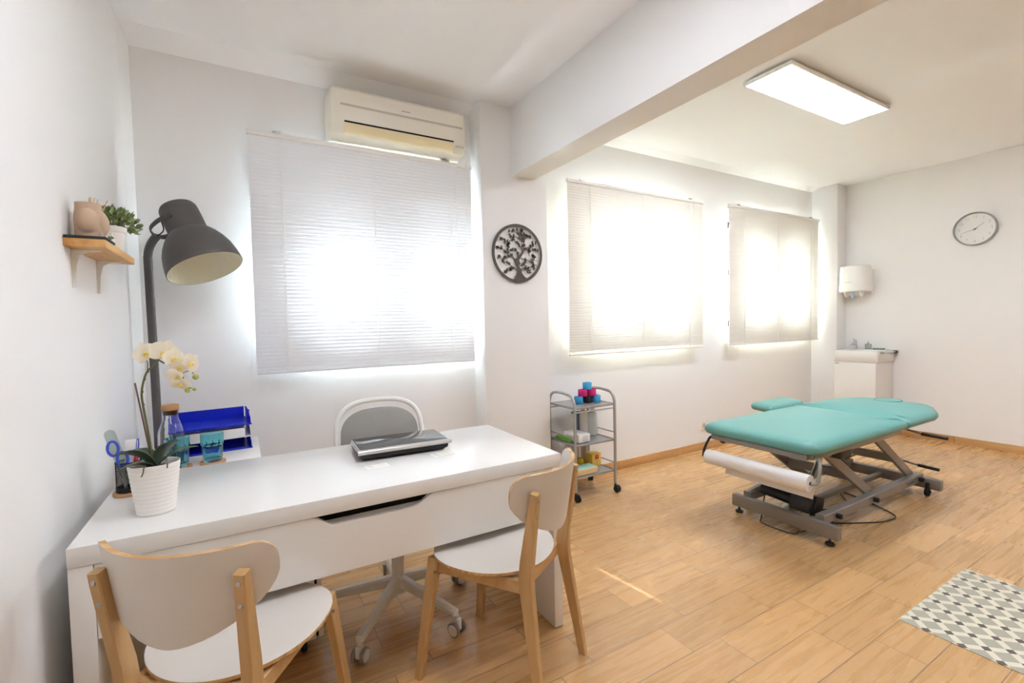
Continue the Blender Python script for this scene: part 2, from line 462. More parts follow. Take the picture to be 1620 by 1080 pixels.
# skirting
m = MB()
x = 1.972
for xj in (2.788, 3.596, 4.229, 5.06, 5.88): m.bx(x+.0012, xj-.0012, YW-.011, YW+.002, 0, .0725, .0015); x = xj
struct('baseboard_rear', m, SKIRT)
m = MB(); y = 2.725
while y > YF+.01:
    y2 = max(y-.485, YF); m.bx(XR-.011, XR+.002, y-.0012, y2+.0012, 0, .0725, .0015); y = y2
struct('baseboard_right', m, SKIRTY)
m = MB(); m.bx(XL-.002, XL+.011, YF, YW-.1, 0, .0725, .0015); struct('baseboard_left', m, SKIRTY)
m = MB(); m.bx(1.438, 1.972, YP-.011, YP+.002, 0, .0725, .0015); struct('baseboard_pillar', m, SKIRT)

# windows: frame, panes, mullions, lowered outside shutter
STILES = [[(.17, .37), (.755, .955), (1.315, 1.378)], [(2.30, 2.50), (2.95, 3.13), (3.56, 3.772)], [(4.30, 4.47), (4.95, 5.11), (5.60, 5.814)]]
SHZ = [1.82, 2.02, 2.02]
for i, (a, b) in enumerate(WIN):
    fr = MB(); y0, y1 = YW+.10, YW+.15
    for s0, s1 in STILES[i]: fr.bx(s0, s1, y0, y1, ZS, ZT)
    fr.bx(a, STILES[i][2][1], y0, y1, ZS, ZS+.075); fr.bx(a, STILES[i][2][1], y0, y1, ZT-.07, ZT)
    fr.bx(a, STILES[i][2][1], y0, y1, 1.74, 1.80)
    w = struct('window_%d' % (i+1), fr, FRAMEW)
    p = MB(); p.bx(a+.01, STILES[i][2][1], y0+.02, y0+.026, ZS+.01, ZT-.01); obj('pane', p, PANE, w)
    sh = MB(); z = ZT
    while z > SHZ[i]+.01:
        sh.bx(a+.002, b-.002, YW+.185, YW+.197, z-.047, z-.002, .004); z -= .048
    obj('shutter', sh, SHUTTER, w)
    si = MB(); si.bx(a, b, YW+.16, YW+WT+.05, ZS-.03, ZS+.002, .004); obj('sill', si, FRAMEW, w)

# ------------------------------------------------------------------ blinds
def blind(x0, x1, zt, zb, label, slatmat, cords, wand):
    yb = 2.9; t = thing('venetian_blind', label, 'blind', ((x0+x1)/2, yb, zb))
    m = MB(); m.bx(x0-.004, x1+.004, yb-.014, yb+.014, zt-.026, zt, .003); obj('headrail', m, WHITE_PLASTIC, t, True)
    m = MB()
    z = zt-.034; k = 0; tilt = math.radians(82)
    while z > zb+.022:
        pr = []
        for j in range(5):
            s = (j/4-.5)*.0255; bow = .0022*(1-(2*j/4-1)**2)
            # room edge high; convex towards the room
            dy, dz = -s*math.cos(tilt), s*math.sin(tilt)
            pr.append((yb+dy-bow*math.sin(tilt), z+dz-bow*math.cos(tilt)))
        vs0 = [m.bm.verts.new((x0, y, zz)) for y, zz in pr]; vs1 = [m.bm.verts.new((x1, y, zz)) for y, zz in pr]
        for j in range(4): m.bm.faces.new([vs0[j], vs0[j+1], vs1[j+1], vs1[j]])
        z -= .0208
    obj('slats', m, slatmat, t, True, ang=60)
    m = MB(); m.bx(x0, x1, yb-.013, yb+.013, zb, zb+.014, .004); obj('bottom_rail', m, slatmat, t, True)
    for cx in cords:
        m = MB()
        for dy in (-.0135, .0135): m.tube([(cx, yb+dy, zb+.012), (cx, yb+dy, zt-.02)], .0013, 6)
        n = int((zt-zb)/.0208)
        m.tube([(cx+.006, yb-.0155, zb+.0), (cx+.006, yb-.0155, zt-.02)], .0013, 6)
        obj('ladder_cord', m, WHITE_PLASTIC, t, True)
    for wx in wand:
        m = MB(); m.tube([(wx, yb-.022, zt-.02), (wx, yb-.024, zt-.45), (wx+.003, yb-.024, zt-.88)], .0022, 8)
        m.cyl((wx+.003, yb-.024, zt-.92), (wx+.003, yb-.024, zt-.88), .005, .003, 10); obj('pull_cord', m, WHITE_PLASTIC, t, True)
    for bx_ in (x0+.14, x1-.18):
        m = MB(); m.bx(bx_-.022, bx_+.022, yb-.012, YW-.001, zt+.0005, zt+.006, .001)
        m.bx(bx_-.02, bx_+.02, yb-.016, yb-.012, zt-.004, zt+.008, .001); obj('bracket', m, STEEL, t, True)
    return t
blind(.070, 1.388, 2.357, 1.032, 'closed white venetian blind under the air conditioner, behind the desk', SLAT, (.223, .73, 1.233), (1.275, 1.345))
blind(2.205, 3.784, 2.386, 1.020, 'wide closed cream venetian blind above the silver trolley', SLATW, (2.417, 2.997, 3.581), (3.64,))
blind(4.181, 5.826, 2.409, 1.018, 'closed pale venetian blind nearest the washbasin corner', SLATW, (4.411, 4.995, 5.643), (5.70,))

# ------------------------------------------------------------------ air conditioner
t = thing('air_conditioner', 'cream wall mounted air conditioner above the left blind', 'air conditioner', (.9, YW, 2.36))
AX = Matrix(((0, 0, 1, 0), (1, 0, 0, 0), (0, 1, 0, 0), (0, 0, 0, 1)))   # prism (y,z) outline extruded along x
x0, x1 = .482, 1.318
def acprof(g=0):
    return [(YW-.001, 2.655-g), (2.835+g, 2.655-g), (2.812+g, 2.648-g), (2.80+g, 2.632-g), (2.797+g, 2.55), (2.80+g, 2.47), (2.808+g, 2.43), (2.832+g, 2.395), (2.875, 2.378+g), (2.93, 2.370+g), (YW-.001, 2.369+g)]
m = MB(); R = []
for x, g in ((x0, .02), (x0+.006, .008), (x0+.02, 0), (x1-.02, 0), (x1-.006, .008), (x1, .02)): R.append([(x, y, z) for y, z in acprof(g)])
m.rings(R); obj('body', m, CREAM_PLASTIC, t, True, ang=30)
m = MB(); m.bx(.535, 1.29, 2.7955, 2.80, 2.544, 2.556, .001); obj('intake_groove', m, GREYSTRIP, t, True)
m = MB(); m.prism([(2.7985, 2.462), (2.7985, 2.452), (2.812, 2.452), (2.812, 2.462)], .672, T(.556, 0, 0) @ AX)
for k in range(12): m.bx(.585+k*.056, .593+k*.056, 2.7975, 2.80, 2.454, 2.461)
obj('outlet_slot', m, NEARBLACK, t, True)
m = MB(); m.prism([(2.7965, 2.451), (2.7955, 2.446), (2.799, 2.428), (2.808, 2.408), (2.823, 2.391), (2.829, 2.392), (2.815, 2.412), (2.806, 2.432), (2.803, 2.45)], .672, T(.556, 0, 0) @ AX)
obj('louver_flap', m, FLAP, t, True, ang=60)
m = MB()
for k, w in enumerate((.006, .004, .005, .004, .006, .004, .005)): m.bx(.893+k*.0075, .893+k*.0075+w, 2.7963, 2.7975, 2.577, 2.5815)
obj('badge', m, GREYINK, t, True)
m = MB(); m.tube(smooth_path([(1.25, 2.82, 2.43), (1.30, 2.80, 2.432), (1.335, 2.82, 2.42), (1.345, 2.86, 2.37), (1.345, 2.90, 2.33), (1.35, 2.985, 2.26)], 5), .0035, 8); obj('drain_hose', m, WHITE_PLASTIC, t, True)
m = MB(); m.bx(1.24, 1.30, 2.797, 2.806, 2.428, 2.437, .002); obj('display', m, GREYSTRIP, t, True)

# ------------------------------------------------------------------ ceiling LED panels
def led(x0, x1, y0, y1, label):
    t = thing('ceiling_light_panel', label, 'ceiling light', ((x0+x1)/2, (y0+y1)/2, H))
    m = MB(); zb = H-.036
    for a in ((x0, x1, y0, y0+.012), (x0, x1, y1-.012, y1), (x0, x0+.012, y0+.012, y1-.012), (x1-.012, x1, y0+.012, y1-.012)): m.bx(a[0], a[1], a[2], a[3], zb, zb+.02)
    m.bx(x0+.001, x1-.001, y0+.001, y1-.001, zb+.014, zb+.02); m.bx(x0+.03, x1-.03, y0+.03, y1-.03, zb+.02, H+.001)
    obj('frame', m, WHITE_PLASTIC, t, True)
    m = MB(); m.bx(x0+.0125, x1-.0125, y0+.0125, y1-.0125, zb+.0015, zb+.0135); obj('diffuser', m, LED, t, True)
led(2.80, 4.045, 1.54, 1.843, 'lit white rectangular ceiling light panel beyond the beam')
led(.45, .753, .55, 1.445, 'added fill light panel on the unseen ceiling over the desk side of the room')  # added out of view as fill light for the left bay
led(2.80, 4.045, .0, .303, 'added fill light panel on the unseen ceiling in the near part of the treatment side')  # another unseen panel, added to brighten the right bay

# ------------------------------------------------------------------ desk
DT = .74
t = thing('desk', 'white gloss desk with cut-out drawer handle and solid side panels', 'desk', (.367, 1.90, 0))
m = MB(); m.bx(-.402, 1.136, 1.565, 2.236, .688, DT, .0015); obj('desktop', m, WHITE_GLOSS, t, True)
for a, b in ((-.402, -.352), (1.094, 1.136)):
    m = MB(); m.bx(a, b, 1.567, 2.234, .004, .687, .0015); obj('side_panel', m, WHITE_GLOSS, t, True)
poly = [(-.350, .488), (1.092, .488), (1.092, .6855), (.578, .6855)]
for k in range(9):
    a = k/8; poly.append((.578-.075*a-.0, .6855-.036*(3*a*a-2*a**3)))
poly += [(.48, .6490), (.26, .6490)]
for k in range(9):
    a = k/8; poly.append((.243-.075*a, .6495+.036*(3*a*a-2*a**3)))
poly += [(-.350, .6855)]
m = MB(); m.prism(poly, .018, T(0, 1.588, 0) @ RX(PI/2)); dr = obj('drawer', m, WHITE_GLOSS, t, True, ang=30)
m = MB(); m.bx(-.34, 1.08, 1.589, 2.2, .492, .50); m.bx(-.34, -.328, 1.589, 2.2, .50, .64); m.bx(1.068, 1.08, 1.589, 2.2, .50, .64); m.bx(-.34, 1.08, 2.19, 2.2, .50, .64)
m.bx(.15, .64, 1.6, 1.615, .6, .652); obj('drawer_box', m, WHITE_SATIN, dr, True)
m = MB(); m.bx(.207, .66, 1.63, 2.0, .501, .684, .001); obj('drawer_shade_block', m, NEARBLACK, dr, True)  # near-black block paints in the shade of the drawer's inside behind the cut-out

# drawer pedestal
t = thing('drawer_pedestal', 'low white drawer unit on casters under the desk beside the near chair', 'drawer unit', (.02, 2.15, 0))
m = MB(); m.bx(-.21, .212, 1.94, 2.225, .062, .60, .002); obj('cabinet_body', m, WHITE_SATIN, t, True)
for k in range(3):
    m = MB(); m.bx(.221, .239, 1.938, 2.227, .066+k*.178, .066+k*.178+.173, .002); obj('drawer_front', m, WHITE_SATIN, t, True)
m = MB(); m.bx(.2125, .2205, 1.945, 2.22, .07, .59); obj('drawer_gap', m, NEARBLACK, t, True)
for x in (-.17, .17):
    for y in (1.985, 2.185):
        m = MB(); m.cyl((x-.011, y, .026), (x+.011, y, .026), .025, n=20, bev=.004); m.cyl((x, y, .03), (x, y, .0625), .008, n=10); obj('caster', m, RUBBER, t, True)

# return table behind the desk
RT = .715
t = thing('side_table', 'white side table against the left wall holding trays and glasses', 'side table', (-.18, 2.55, 0))
m = MB(); m.bx(-.42, .058, 2.245, 2.80, RT-.022, RT, .0015); obj('tabletop', m, WHITE_GLOSS, t, True)
for x in (-.395, .033):
    for y in (2.27, 2.775):
        m = MB(); m.bx(x-.02, x+.02, y-.02, y+.02, 0, RT-.0225, .002); obj('leg', m, WHITE_GLOSS, t, True)

# ------------------------------------------------------------------ visitor chairs
def make_chair(label, loc, rz):
    t = thing('visitor_chair', label, 'chair', loc, rz, 'white and birch visitor chairs in front of the desk')
    # seat
    out = []
    for k in range(64):
        a = 2*PI*k/64; c, s = math.cos(a), math.sin(a)
        e = .82 if s > 0 else .98
        x = .226*math.copysign(abs(c)**e, c); y = .015+(.208 if s > 0 else .222)*math.copysign(abs(s)**(.86 if s > 0 else 1), s)
        out.append((x, y))
    m = MB(); R = []
    def ring(q, z): return [(x*q, .015+(y-.015)*q, z) for x, y in out]
    zz = lambda x, y: .006*(abs(x)/.21)**2
    rows = [(.0, .4565), (.3, .4565), (.6, .457), (.85, .458), (.975, .459), (1, .457), (1, .4475), (.985, .4455), (.6, .4445), (.0, .4445)]
    vs = m.rings([[(x, y, z+zz(x, y)) for x, y, z in ring(max(q, .01), z)] for q, z in rows])
    m.bm.faces.ensure_lookup_table()
    for f in m.bm.faces:
        c = f.calc_center_median(); q = max(math.hypot(v.co.x/.226, (v.co.y-.015)/.215) for v in f.verts)
        f.material_index = 1 if (c.z-zz(c.x, c.y)) < .4578 and q > .93 and all(v.co.z-zz(v.co.x, v.co.y) < .4592 for v in f.verts) and c.z-zz(c.x, c.y) < .4575 else 0
        if c.z-zz(c.x, c.y) < .446: f.material_index = 1
    obj('seat', m, [CHAIRWHITE, PLY], t)
    # curved backrest shell
    def hw(z):
        top, bot = .800, .572
        if z > top-.045: d = top-z; return .176+math.sqrt(max(0, .045**2-(.045-d)**2))*.9
        if z > .735: return .2165
        q = (.735-z)/(.735-bot); return max(.008, .2165*(1-q**2.0)**(1/1.55))
    zs = [.800, .799, .796, .79, .78, .768, .755, .735, .715, .695, .675, .655, .635, .615, .60, .588, .58, .575, .5725]
    nx = 30
    def P(sx, z, off):
        y = -.165-.105*(1-min(1.3, (sx/.2165)**2)) - (z-.68)*.16
        g = 2*.105*sx/(.2165**2); n = V((-g, -1, 0)).normalized() if False else V((g, -1, 0)).normalized()
        return V((sx, y, z)) + n*off
    front, back = [], []
    m = MB(); rows_f, rows_b = [], []
    for z in zs:
        w = hw(z)
        rows_f.append([m.bm.verts.new(P(-w+2*w*j/nx, z, -.0065)) for j in range(nx+1)])
        rows_b.append([m.bm.verts.new(P(-w+2*w*j/nx, z, .0065)) for j in range(nx+1)])
    for rows_ in (rows_f, rows_b):
        for a, b in zip(rows_, rows_[1:]):
            for j in range(nx): m.bm.faces.new([a[j], a[j+1], b[j+1], b[j]])
    loop = lambda r: r[0][:] + [x[-1] for x in r[1:]] + r[-1][::-1][1:] + [x[0] for x in r[1:-1][::-1]]
    lf, lb = loop(rows_f), loop(rows_b)
    for i in range(len(lf)):
        j = (i+1) % len(lf); m.bm.faces.new([lf[i], lf[j], lb[j], lb[i]]).material_index = 1
    obj('backrest', m, [CHAIRWHITE, PLY], t)
    # legs
    for s in (-1, 1):
        pts = [(s*.188, -.262, 0), (s*.172, -.232, .20), (s*.156, -.203, .395), (s*.154, -.198, .44), (s*.156, -.203, .50), (s*.168, -.239, .715), (s*.1695, -.244, .745)]
        m = MB(); m.bar(pts, [(.026, .028), (.026, .036), (.028, .046), (.028, .050), (.028, .046), (.028, .030), (.028, .026)], (1, 0, 0))
        lg = obj('leg', m, BIRCH, t, ang=25)
        for z, y in ((.722, -.2545), (.668, -.247)):
            m = MB(); n = V((0, -1, .17)).normalized(); p = V((s*(.168 if z > .7 else .1655), y, z)); m.cyl(p-n*.004, p+n*.0025, .0062, n=16, bev=.001)
            obj('bolt', m, STEEL, lg)
    for s in (-1, 1):
        m = MB(); m.bar([(s*.205, .225, 0), (s*.172, .165, .443)], [(.028, .030), (.028, .046)], (1, 0, 0)); lg = obj('leg', m, BIRCH, t)
        m = MB(); m.cyl((s*.190, .150, .405), (s*.196, .150, .405), .005, n=12) ; obj('bolt', m, STEEL, lg)
    for s in (-1, 1):
        m = MB(); m.bar([(s*.166, .150, .418), (s*.152, -.19, .418)], (.020, .046), (1, 0, 0)); obj('rail', m, BIRCHX, t)
    m = MB(); m.bar([(-.165, .152, .418), (.165, .152, .418)], (.046, .020), (0, 0, 1)); obj('rail', m, BIRCHX, t)
    m = MB(); m.bar([(-.145, -.175, .418), (.145, -.175, .418)], (.046, .020), (0, 0, 1)); obj('rail', m, BIRCHX, t)
    return t
ch = make_chair('white and birch visitor chair in front of the desk end with the potted orchid', (-.028, 1.487, 0), math.radians(-33))
clone(ch, (.808, 1.523, 0), math.radians(31), 'white and birch visitor chair at the desk corner nearest the pillar')

# ------------------------------------------------------------------ task chair
t = thing('task_chair', 'swivel chair with grey padded back and white tube frame behind the desk', 'office chair', (.57, 2.04, 0), math.radians(-4))
for k in range(5):
    a = math.radians(-133+72*k+4); d = V((math.cos(a), math.sin(a), 0)); e = d*.325
    m = MB(); m.bar([d*.015+V((0, 0, .145)), d*.12+V((0, 0, .128)), e+V((0, 0, .092))], [(.044, .05), (.042, .042), (.034, .032)], V((0, 0, 1)).cross(d), bev=.009)
    lg = obj('leg', m, WHITE_METAL, t)
    m = MB(); sd = V((0, 0, 1)).cross(d)
    m.cyl(e+V((0, 0, .05)), e+V((0, 0, .085)), .012, n=12); m.box(e+V((0, 0, .05))+d*.004, (.036, .02, .05), Matrix.Rotation(a, 3, 'Z'), .006)
    for q in (-1, 1): m.cyl(e+sd*q*.012+V((0, 0, .0305)), e+sd*q*.026+V((0, 0, .0305)), .030, n=24, bev=.003, mi=1)
    for q in (-1, 1): m.cyl(e+sd*q*.0255+V((0, 0, .0305)), e+sd*q*.0275+V((0, 0, .0305)), .023, n=24, mi=0)
    obj('caster', m, [WHITE_METAL, GREYMETAL], lg)
m = MB(); m.cyl((0, 0, .095), (0, 0, .15), .038, .034, n=28, bev=.004); m.cyl((0, 0, .15), (0, 0, .43), .027, n=24); obj('column', m, WHITE_METAL, t)
m = MB(); R = []
pl = rounded(.45, .42, .15, 8)
for q, z in ((.9, .43), (.98, .437), (1, .455), (.97, .47), (.85, .477), (.4, .479)): R.append([(x*q, y*q, z) for x, y in pl])
m.rings(R); obj('seat', m, FABRIC, t)
def arch(w, top, z0, y0, lean):
    pts = [(-w, y0, z0), (-w*.985, y0+lean*.45, z0+(top-z0)*.45)]
    for k in range(0, 13):
        a = PI-PI*k/12; cx = math.copysign(abs(math.cos(a))**.75, math.cos(a)); sz = abs(math.sin(a))**.8
        z = z0+(top-z0)*(.62+.38*sz); pts.append((w*.97*cx, y0+lean*(z-z0)/(top-z0), z))
    pts += [(w*.985, y0+lean*.45, z0+(top-z0)*.45), (w, y0, z0)]
    return pts
m = MB(); m.tube(smooth_path([(-.12, .0, .415), (-.19, .14, .42), (-.215, .235, .47)] + arch(.215, .913, .52, .255, .10) + [(.215, .235, .47), (.19, .14, .42), (.12, .0, .415)], 4), .0125, 12); obj('back_frame', m, WHITE_METAL, t)
ins = arch(.198, .872, .50, .262, .095); n = len(ins)
m = MB(); R = []
cen = V((0, .30, .68))
for off, q in ((-.018, .0), (-.024, .5), (-.020, .9), (-.008, 1.0), (.006, .985), (.010, .6), (.010, .0)):
    R.append([cen+(V(p)-cen)*max(q, .01)+V((0, off, 0)) for p in smooth_path(ins, 3)])
m.rings(R); obj('backrest', m, FABRIC, t, ang=60)

# ------------------------------------------------------------------ laptop and cards
t = thing('laptop', 'closed thick black and silver laptop on the desk', 'laptop', (.585, 2.0, DT), math.radians(-2.5))
w, d = .385, .215
m = MB(); R = []
for q, z in ((.90, .004), (.975, .014), (.985, .034), (.98, .0355)): R.append([(x*q, y*(1-(1-q)*1.4), z) for x, y in rounded(w, d, .012, 4)])
m.rings(R)
for sx in (-.14, .14):
    for sy in (-.07, .07): m.cyl((sx, sy, 0), (sx, sy, .005), .007, n=12)
for k in range(10): m.bx(.06+k*.008, .063+k*.008, -.105, -.098, .010, .022)
obj('base', m, BLACK, t)
m = MB(); R = []
for q, z in ((1, .0345), (1.003, .0352), (1.003, .038), (.998, .0385)): R.append([(x*q, y*q, z) for x, y in rounded(w, d, .012, 4)])
m.rings(R); obj('silver_band', m, SILVER, t)
m = MB(); R = []
for q, z in ((.985, .0385), (1, .040), (1, .047), (.994, .0495), (.985, .0502)): R.append([(x*q, y*q, z) for x, y in rounded(w*.985, d*.98, .012, 4)])
m.rings(R)
m.bm.faces.ensure_lookup_table(); m.bm.faces[-1].material_index = 1
lid = obj('lid', m, [SILVER, LAPLID], t)
m = MB(); R = []
for q, z in ((1, .0502), (.998, .0509), (.99, .0511)): R.append([(x*q, y*q, z) for x, y in rounded(w*.955, d*.93, .01, 4)])
m.rings(R); obj('glossy_panel', m, LAPLID, lid)
m = MB(); m.tube([(-w/2-.002, -d/2+.002, .0385), (w/2+.006, -d/2+.002, .0385)], (.0095), 14, flat=(0, 1, 0)); obj('hinge_bar', m, SILVER, t)
for x, y, nm, lab in ((.44, 1.818, 0, 'small white business card near the front of the laptop, on the orchid side'), (.715, 1.831, 1, 'small white business card by the right corner of the laptop')):
    m = MB(); m.bx(-.045, .045, -.0275, .0275, .0002, .0012)
    cd = single('business_card', m, WHITECARD, lab, 'card', (x, y, DT), math.radians(4+nm*2), 'business cards on the desk', local=True)
    m = MB()
    for k in range(3): m.bx(-.03, -.012-.004*k, -.008+.008*k, -.006+.008*k, .0012, .0015)
    m.bx(-.034, -.018, .014, .02, .0012, .0015)
    for k in range(4): m.bx(.003+k*.008, .008+k*.008, .005, .008, .0012, .0015, mi=1)
    obj('print', m, [PALEINK, YELINK], cd)

# ------------------------------------------------------------------ orchid
t = thing('potted_orchid', 'cream flowered orchid in a ribbed white pot on the desk corner', 'potted plant', (-.24, 1.745, DT))
m = MB(); prof = [(.030, 0), (.046, .001), (.0485, .004)]
for k in range(1, 61):
    f = k/60; r = .0485+.0165*f; prof.append((r+.00045*math.sin(k*PI/2.5), .004+.146*f))
prof += [(.0635, .151), (.0605, .148), (.058, .125), (.02, .124)]
m.lathe(prof, 56, sq=.88); obj('pot', m, POTWHITE, t, ang=50)
m = MB(); R = []
m.lathe([(.0585, .122), (.058, .131), (.04, .135), (.001, .137)], 32, sq=.88); obj('soil', m, SOIL, t)
def leaf(base, tip, w, arch_, roll=0, n=12, fold=.15):
    base, tip = V(base), V(tip); m = MB(); d = tip-base; side0 = d.cross(V((0, 0, 1))).normalized()
    side0 = Matrix.Rotation(roll, 3, d.normalized()) @ side0; up0 = side0.cross(d).normalized()
    rf = []
    for i in range(n+1):
        f = i/n; p = base+d*f+up0*(arch_*4*f*(1-f)); ww = w*(math.sin(PI*min(1, f*.93+.07))**.6)*(1 if f < .6 else (1-((f-.6)/.42)**2)**.5 if f < 1 else .1)
        rf.append([p-side0*ww+up0*ww*fold, p-side0*ww*.5+up0*ww*fold*.3, p, p+side0*ww*.5+up0*ww*fold*.3, p+side0*ww+up0*ww*fold])
    th = .0012
    top = [[m.bm.verts.new(p+up0*th) for p in r] for r in rf]; bot = [[m.bm.verts.new(p-up0*th) for p in r] for r in rf]
    for A in (top, bot):
        for a, b in zip(A, A[1:]):
            for j in range(4): m.bm.faces.new([a[j], a[j+1], b[j+1], b[j]])
    def lp(A): return A[0][:]+[r[-1] for r in A[1:]]+A[-1][::-1][1:]+[r[0] for r in A[1:-1][::-1]]
    a, b = lp(top), lp(bot)
    for i in range(len(a)):
        j = (i+1) % len(a); m.bm.faces.new([a[i], a[j], b[j], b[i]])
    return m
Z0 = .137
LV = [((.004, -.006, Z0), (-.092, -.03, .192), .024, .022, .5), ((.0, -.012, Z0), (-.070, -.062, .154), .021, .014, .2),
      ((.006, .004, Z0), (.060, .015, .205), .030, .016, -.7), ((.006, -.004, Z0), (.112, -.012, .185), .015, .016, .1),
      ((-.004, .012, Z0), (-.06, .07, .182), .023, .018, 0)]
for b, tp, w, ar, ro in LV:
    obj('leaf', leaf(b, tp, w, ar, ro), LEAF, t, ang=60)
for pts in ([(-.01, -.03, .137), (-.016, -.055, .151), (-.018, -.064, .138), (-.022, -.068, .128)], [(.03, -.02, .138), (.037, -.046, .150), (.038, -.058, .142)]):
    m = MB(); m.tube(smooth_path(pts, 5), .0018, 7); obj('aerial_root', m, STEM, t)
W = lambda p: V(p)-V((-.24, 1.745, DT))
sp = [(-.243, 1.742, .87), (-.247, 1.74, .952), (-.259, 1.74, 1.068), (-.260, 1.74, 1.106), (-.253, 1.74, 1.143), (-.244, 1.738, 1.166), (-.224, 1.732, 1.188), (-.217, 1.73, 1.199), (-.200, 1.726, 1.188), (-.187, 1.722, 1.186), (-.179, 1.72, 1.166), (-.158, 1.715, 1.156), (-.155, 1.712, 1.131), (-.146, 1.71, 1.114), (-.135, 1.708, 1.110)]
m = MB(); P = smooth_path([W(p) for p in sp], 5); m.tube(P, [.0033-.0018*i/len(P) for i in range(len(P))], 8)
for k in (2, 3, 4, 5, 7, 9, 11): m.ball(W(sp[k])+V((.001, 0, 0)), (.0035, .003, .0045), 8, 6)
st = obj('flower_stem', m, STEM, t)
for a, b in ((5, (-.248, 1.728, 1.205)), (7, (-.198, 1.715, 1.20)), (9, (-.150, 1.712, 1.19)), (11, (-.128, 1.71, 1.152)), (8, (-.165, 1.712, 1.152))):
    m = MB(); A = W(sp[a]); B = W(b); m.tube(smooth_path([A, (A+B)/2+V((.004, 0, .008)), B], 5), .0013, 6); obj('flower_stalk', m, STEM, st)
m = MB(); m.tube([W((-.243, 1.75, .87)), W((-.2755, 1.745, 1.133))], .0023, 8); obj('stake', m, STAKE, t)
def flower(c, face, size, roll=0):
    fl = MB(); R3 = align(face) @ Matrix.Rotation(roll, 3, 'Z')
    def petal(ang, L, wd, cup=.12):
        rows = []
        for i in range(9):
            f = i/8; ww = wd*(math.sin(PI*(f*.86+.14))**.7) if f < 1 else 0.0
            z = cup*L*(f**2)*(.8)-.06*L*f
            rows.append([R3 @ (Matrix.Rotation(ang, 3, 'Z') @ V((L*(.05+.95*f), s*ww, z+.1*abs(s)*ww))) for s in (-1, -.5, 0, .5, 1)])
        vs = [[fl.bm.verts.new(V(c)+p*size) for p in r] for r in rows]
        for a, b in zip(vs, vs[1:]):
            for j in range(4): fl.bm.faces.new([a[j], a[j+1], b[j+1], b[j]])
    petal(PI/2, .95, .34); petal(PI/2+2.25, .95, .34); petal(PI/2-2.25, .95, .34)
    petal(.12, 1.0, .58); petal(PI-.12, 1.0, .58)
    f = obj('flower', fl, PETAL, t, ang=80)
    lp = MB(); lp.ball(V(c)+R3 @ V((0, -.05, .12))*size, V((.14, .12, .2))*size, 10, 8, R3)
    lp.ball(V(c)+R3 @ V((0, -.28, .16))*size, V((.16, .2, .1))*size, 10, 8, R3)
    for s in (-1, 1): lp.ball(V(c)+R3 @ V((.14*s, -.12, .2))*size, V((.07, .14, .14))*size, 8, 6, R3)
    obj('lip', lp, LIP, f)
for c, fc, sz, ro in (((-.243, 1.72, 1.222), (-.25, -.9, .05), .036, .15), ((-.197, 1.705, 1.222), (.2, -.95, .0), .042, -.2), ((-.176, 1.70, 1.205), (.55, -.8, .1), .032, .5),
                      ((-.134, 1.70, 1.188), (.75, -.6, -.1), .034, .1), ((-.163, 1.70, 1.178), (.3, -.9, -.3), .026, 0), ((-.172, 1.695, 1.148), (-.4, -.7, -.6), .036, .7), ((-.160, 1.695, 1.126), (.1, -.8, -.65), .028, -.3)):
    flower(W(c), fc, sz, ro)
for c, r in (((-.124, 1.708, 1.143), .0085), ((-.146, 1.708, 1.104), .0075), ((-.128, 1.706, 1.106), .0055)):
    m = MB(); m.ball(W(c), (r, r*.9, r*1.0), 14, 10); obj('bud', m, BUD, t)

# ------------------------------------------------------------------ pencil cup and its contents
CX, CY = -.343, 1.992
m = MB(); m._cylb(V((CX, CY, DT)), V((CX, CY, DT+.011)), .045, .045, 40, 0, .002)
single('coaster', m, CORK, 'round cork coaster under the black mesh pencil cup', 'coaster', (CX, CY, DT))
t = thing('pencil_cup', 'black mesh pencil cup on a cork coaster by the wall', 'pencil cup', (CX, CY, DT+.0115))
m = MB(); r = .0345; n = 40; hgt = .098; rows = 26
for i in range(n):        # diagonal wire mesh, two families
    for s in (1, -1):
        pts = [(r*math.cos(2*PI*(i/n)+s*f*.9), r*math.sin(2*PI*(i/n)+s*f*.9), .012+f*(hgt-.014)) for f in [k/8 for k in range(9)]]
        m.tube(pts, .0006, 4, cap=False)
obj('mesh_wall', m, MESHBLACK, t)
m = MB(); m.tube([(r*math.cos(2*PI*k/48), r*math.sin(2*PI*k/48), hgt) for k in range(48)], .002, 8, closed=True); obj('rim', m, MESHBLACK, t)
m = MB(); m.lathe([(.001, .001), (r+.001, 0), (r+.0015, .002), (r+.0015, .015), (r-.0005, .015), (r-.001, .004), (.001, .004)], 48); obj('base', m, MESHBLACK, t)
zc = DT+.0165
m = MB(); Rr = align((-.27, .05, .96)) @ Matrix.Rotation(math.radians(10), 3, 'Z')
pl = [(-.015, 0), (.015, 0)]+[(.015*math.cos(PI*k/12), .195+.015*math.sin(PI*k/12)) for k in range(13)]
m.prism(pl, .0015, T(-.335, 1.985, zc+.002) @ Rr.to_4x4() @ RX(PI/2) @ T(0, 0, -.0007))
rl = single('ruler', m, thin_glass('ruler_plastic', '#e4ece6'), 'clear plastic ruler with a rounded end leaning in the pencil cup', 'ruler', (-.335, 1.985, zc))
m = MB()
for k in range(30): m.prism([(-.0148, .03+k*.0055), (-.0148+(.007 if k % 5 == 0 else .004), .03+k*.0055), (-.0148+(.007 if k % 5 == 0 else .004), .0306+k*.0055), (-.0148, .0306+k*.0055)], .0003, T(-.335, 1.985, zc+.002) @ Rr.to_4x4() @ RX(PI/2) @ T(0, 0, .0009))
obj('scale_marks', m, GREYINK, rl, True)
t = thing('scissors', 'scissors with blue handles standing in the pencil cup', 'scissors', (-.348, 1.972, zc))
Rs = (align((-.10, -.06, .99)) @ Matrix.Rotation(.35, 3, 'Z')).to_4x4()
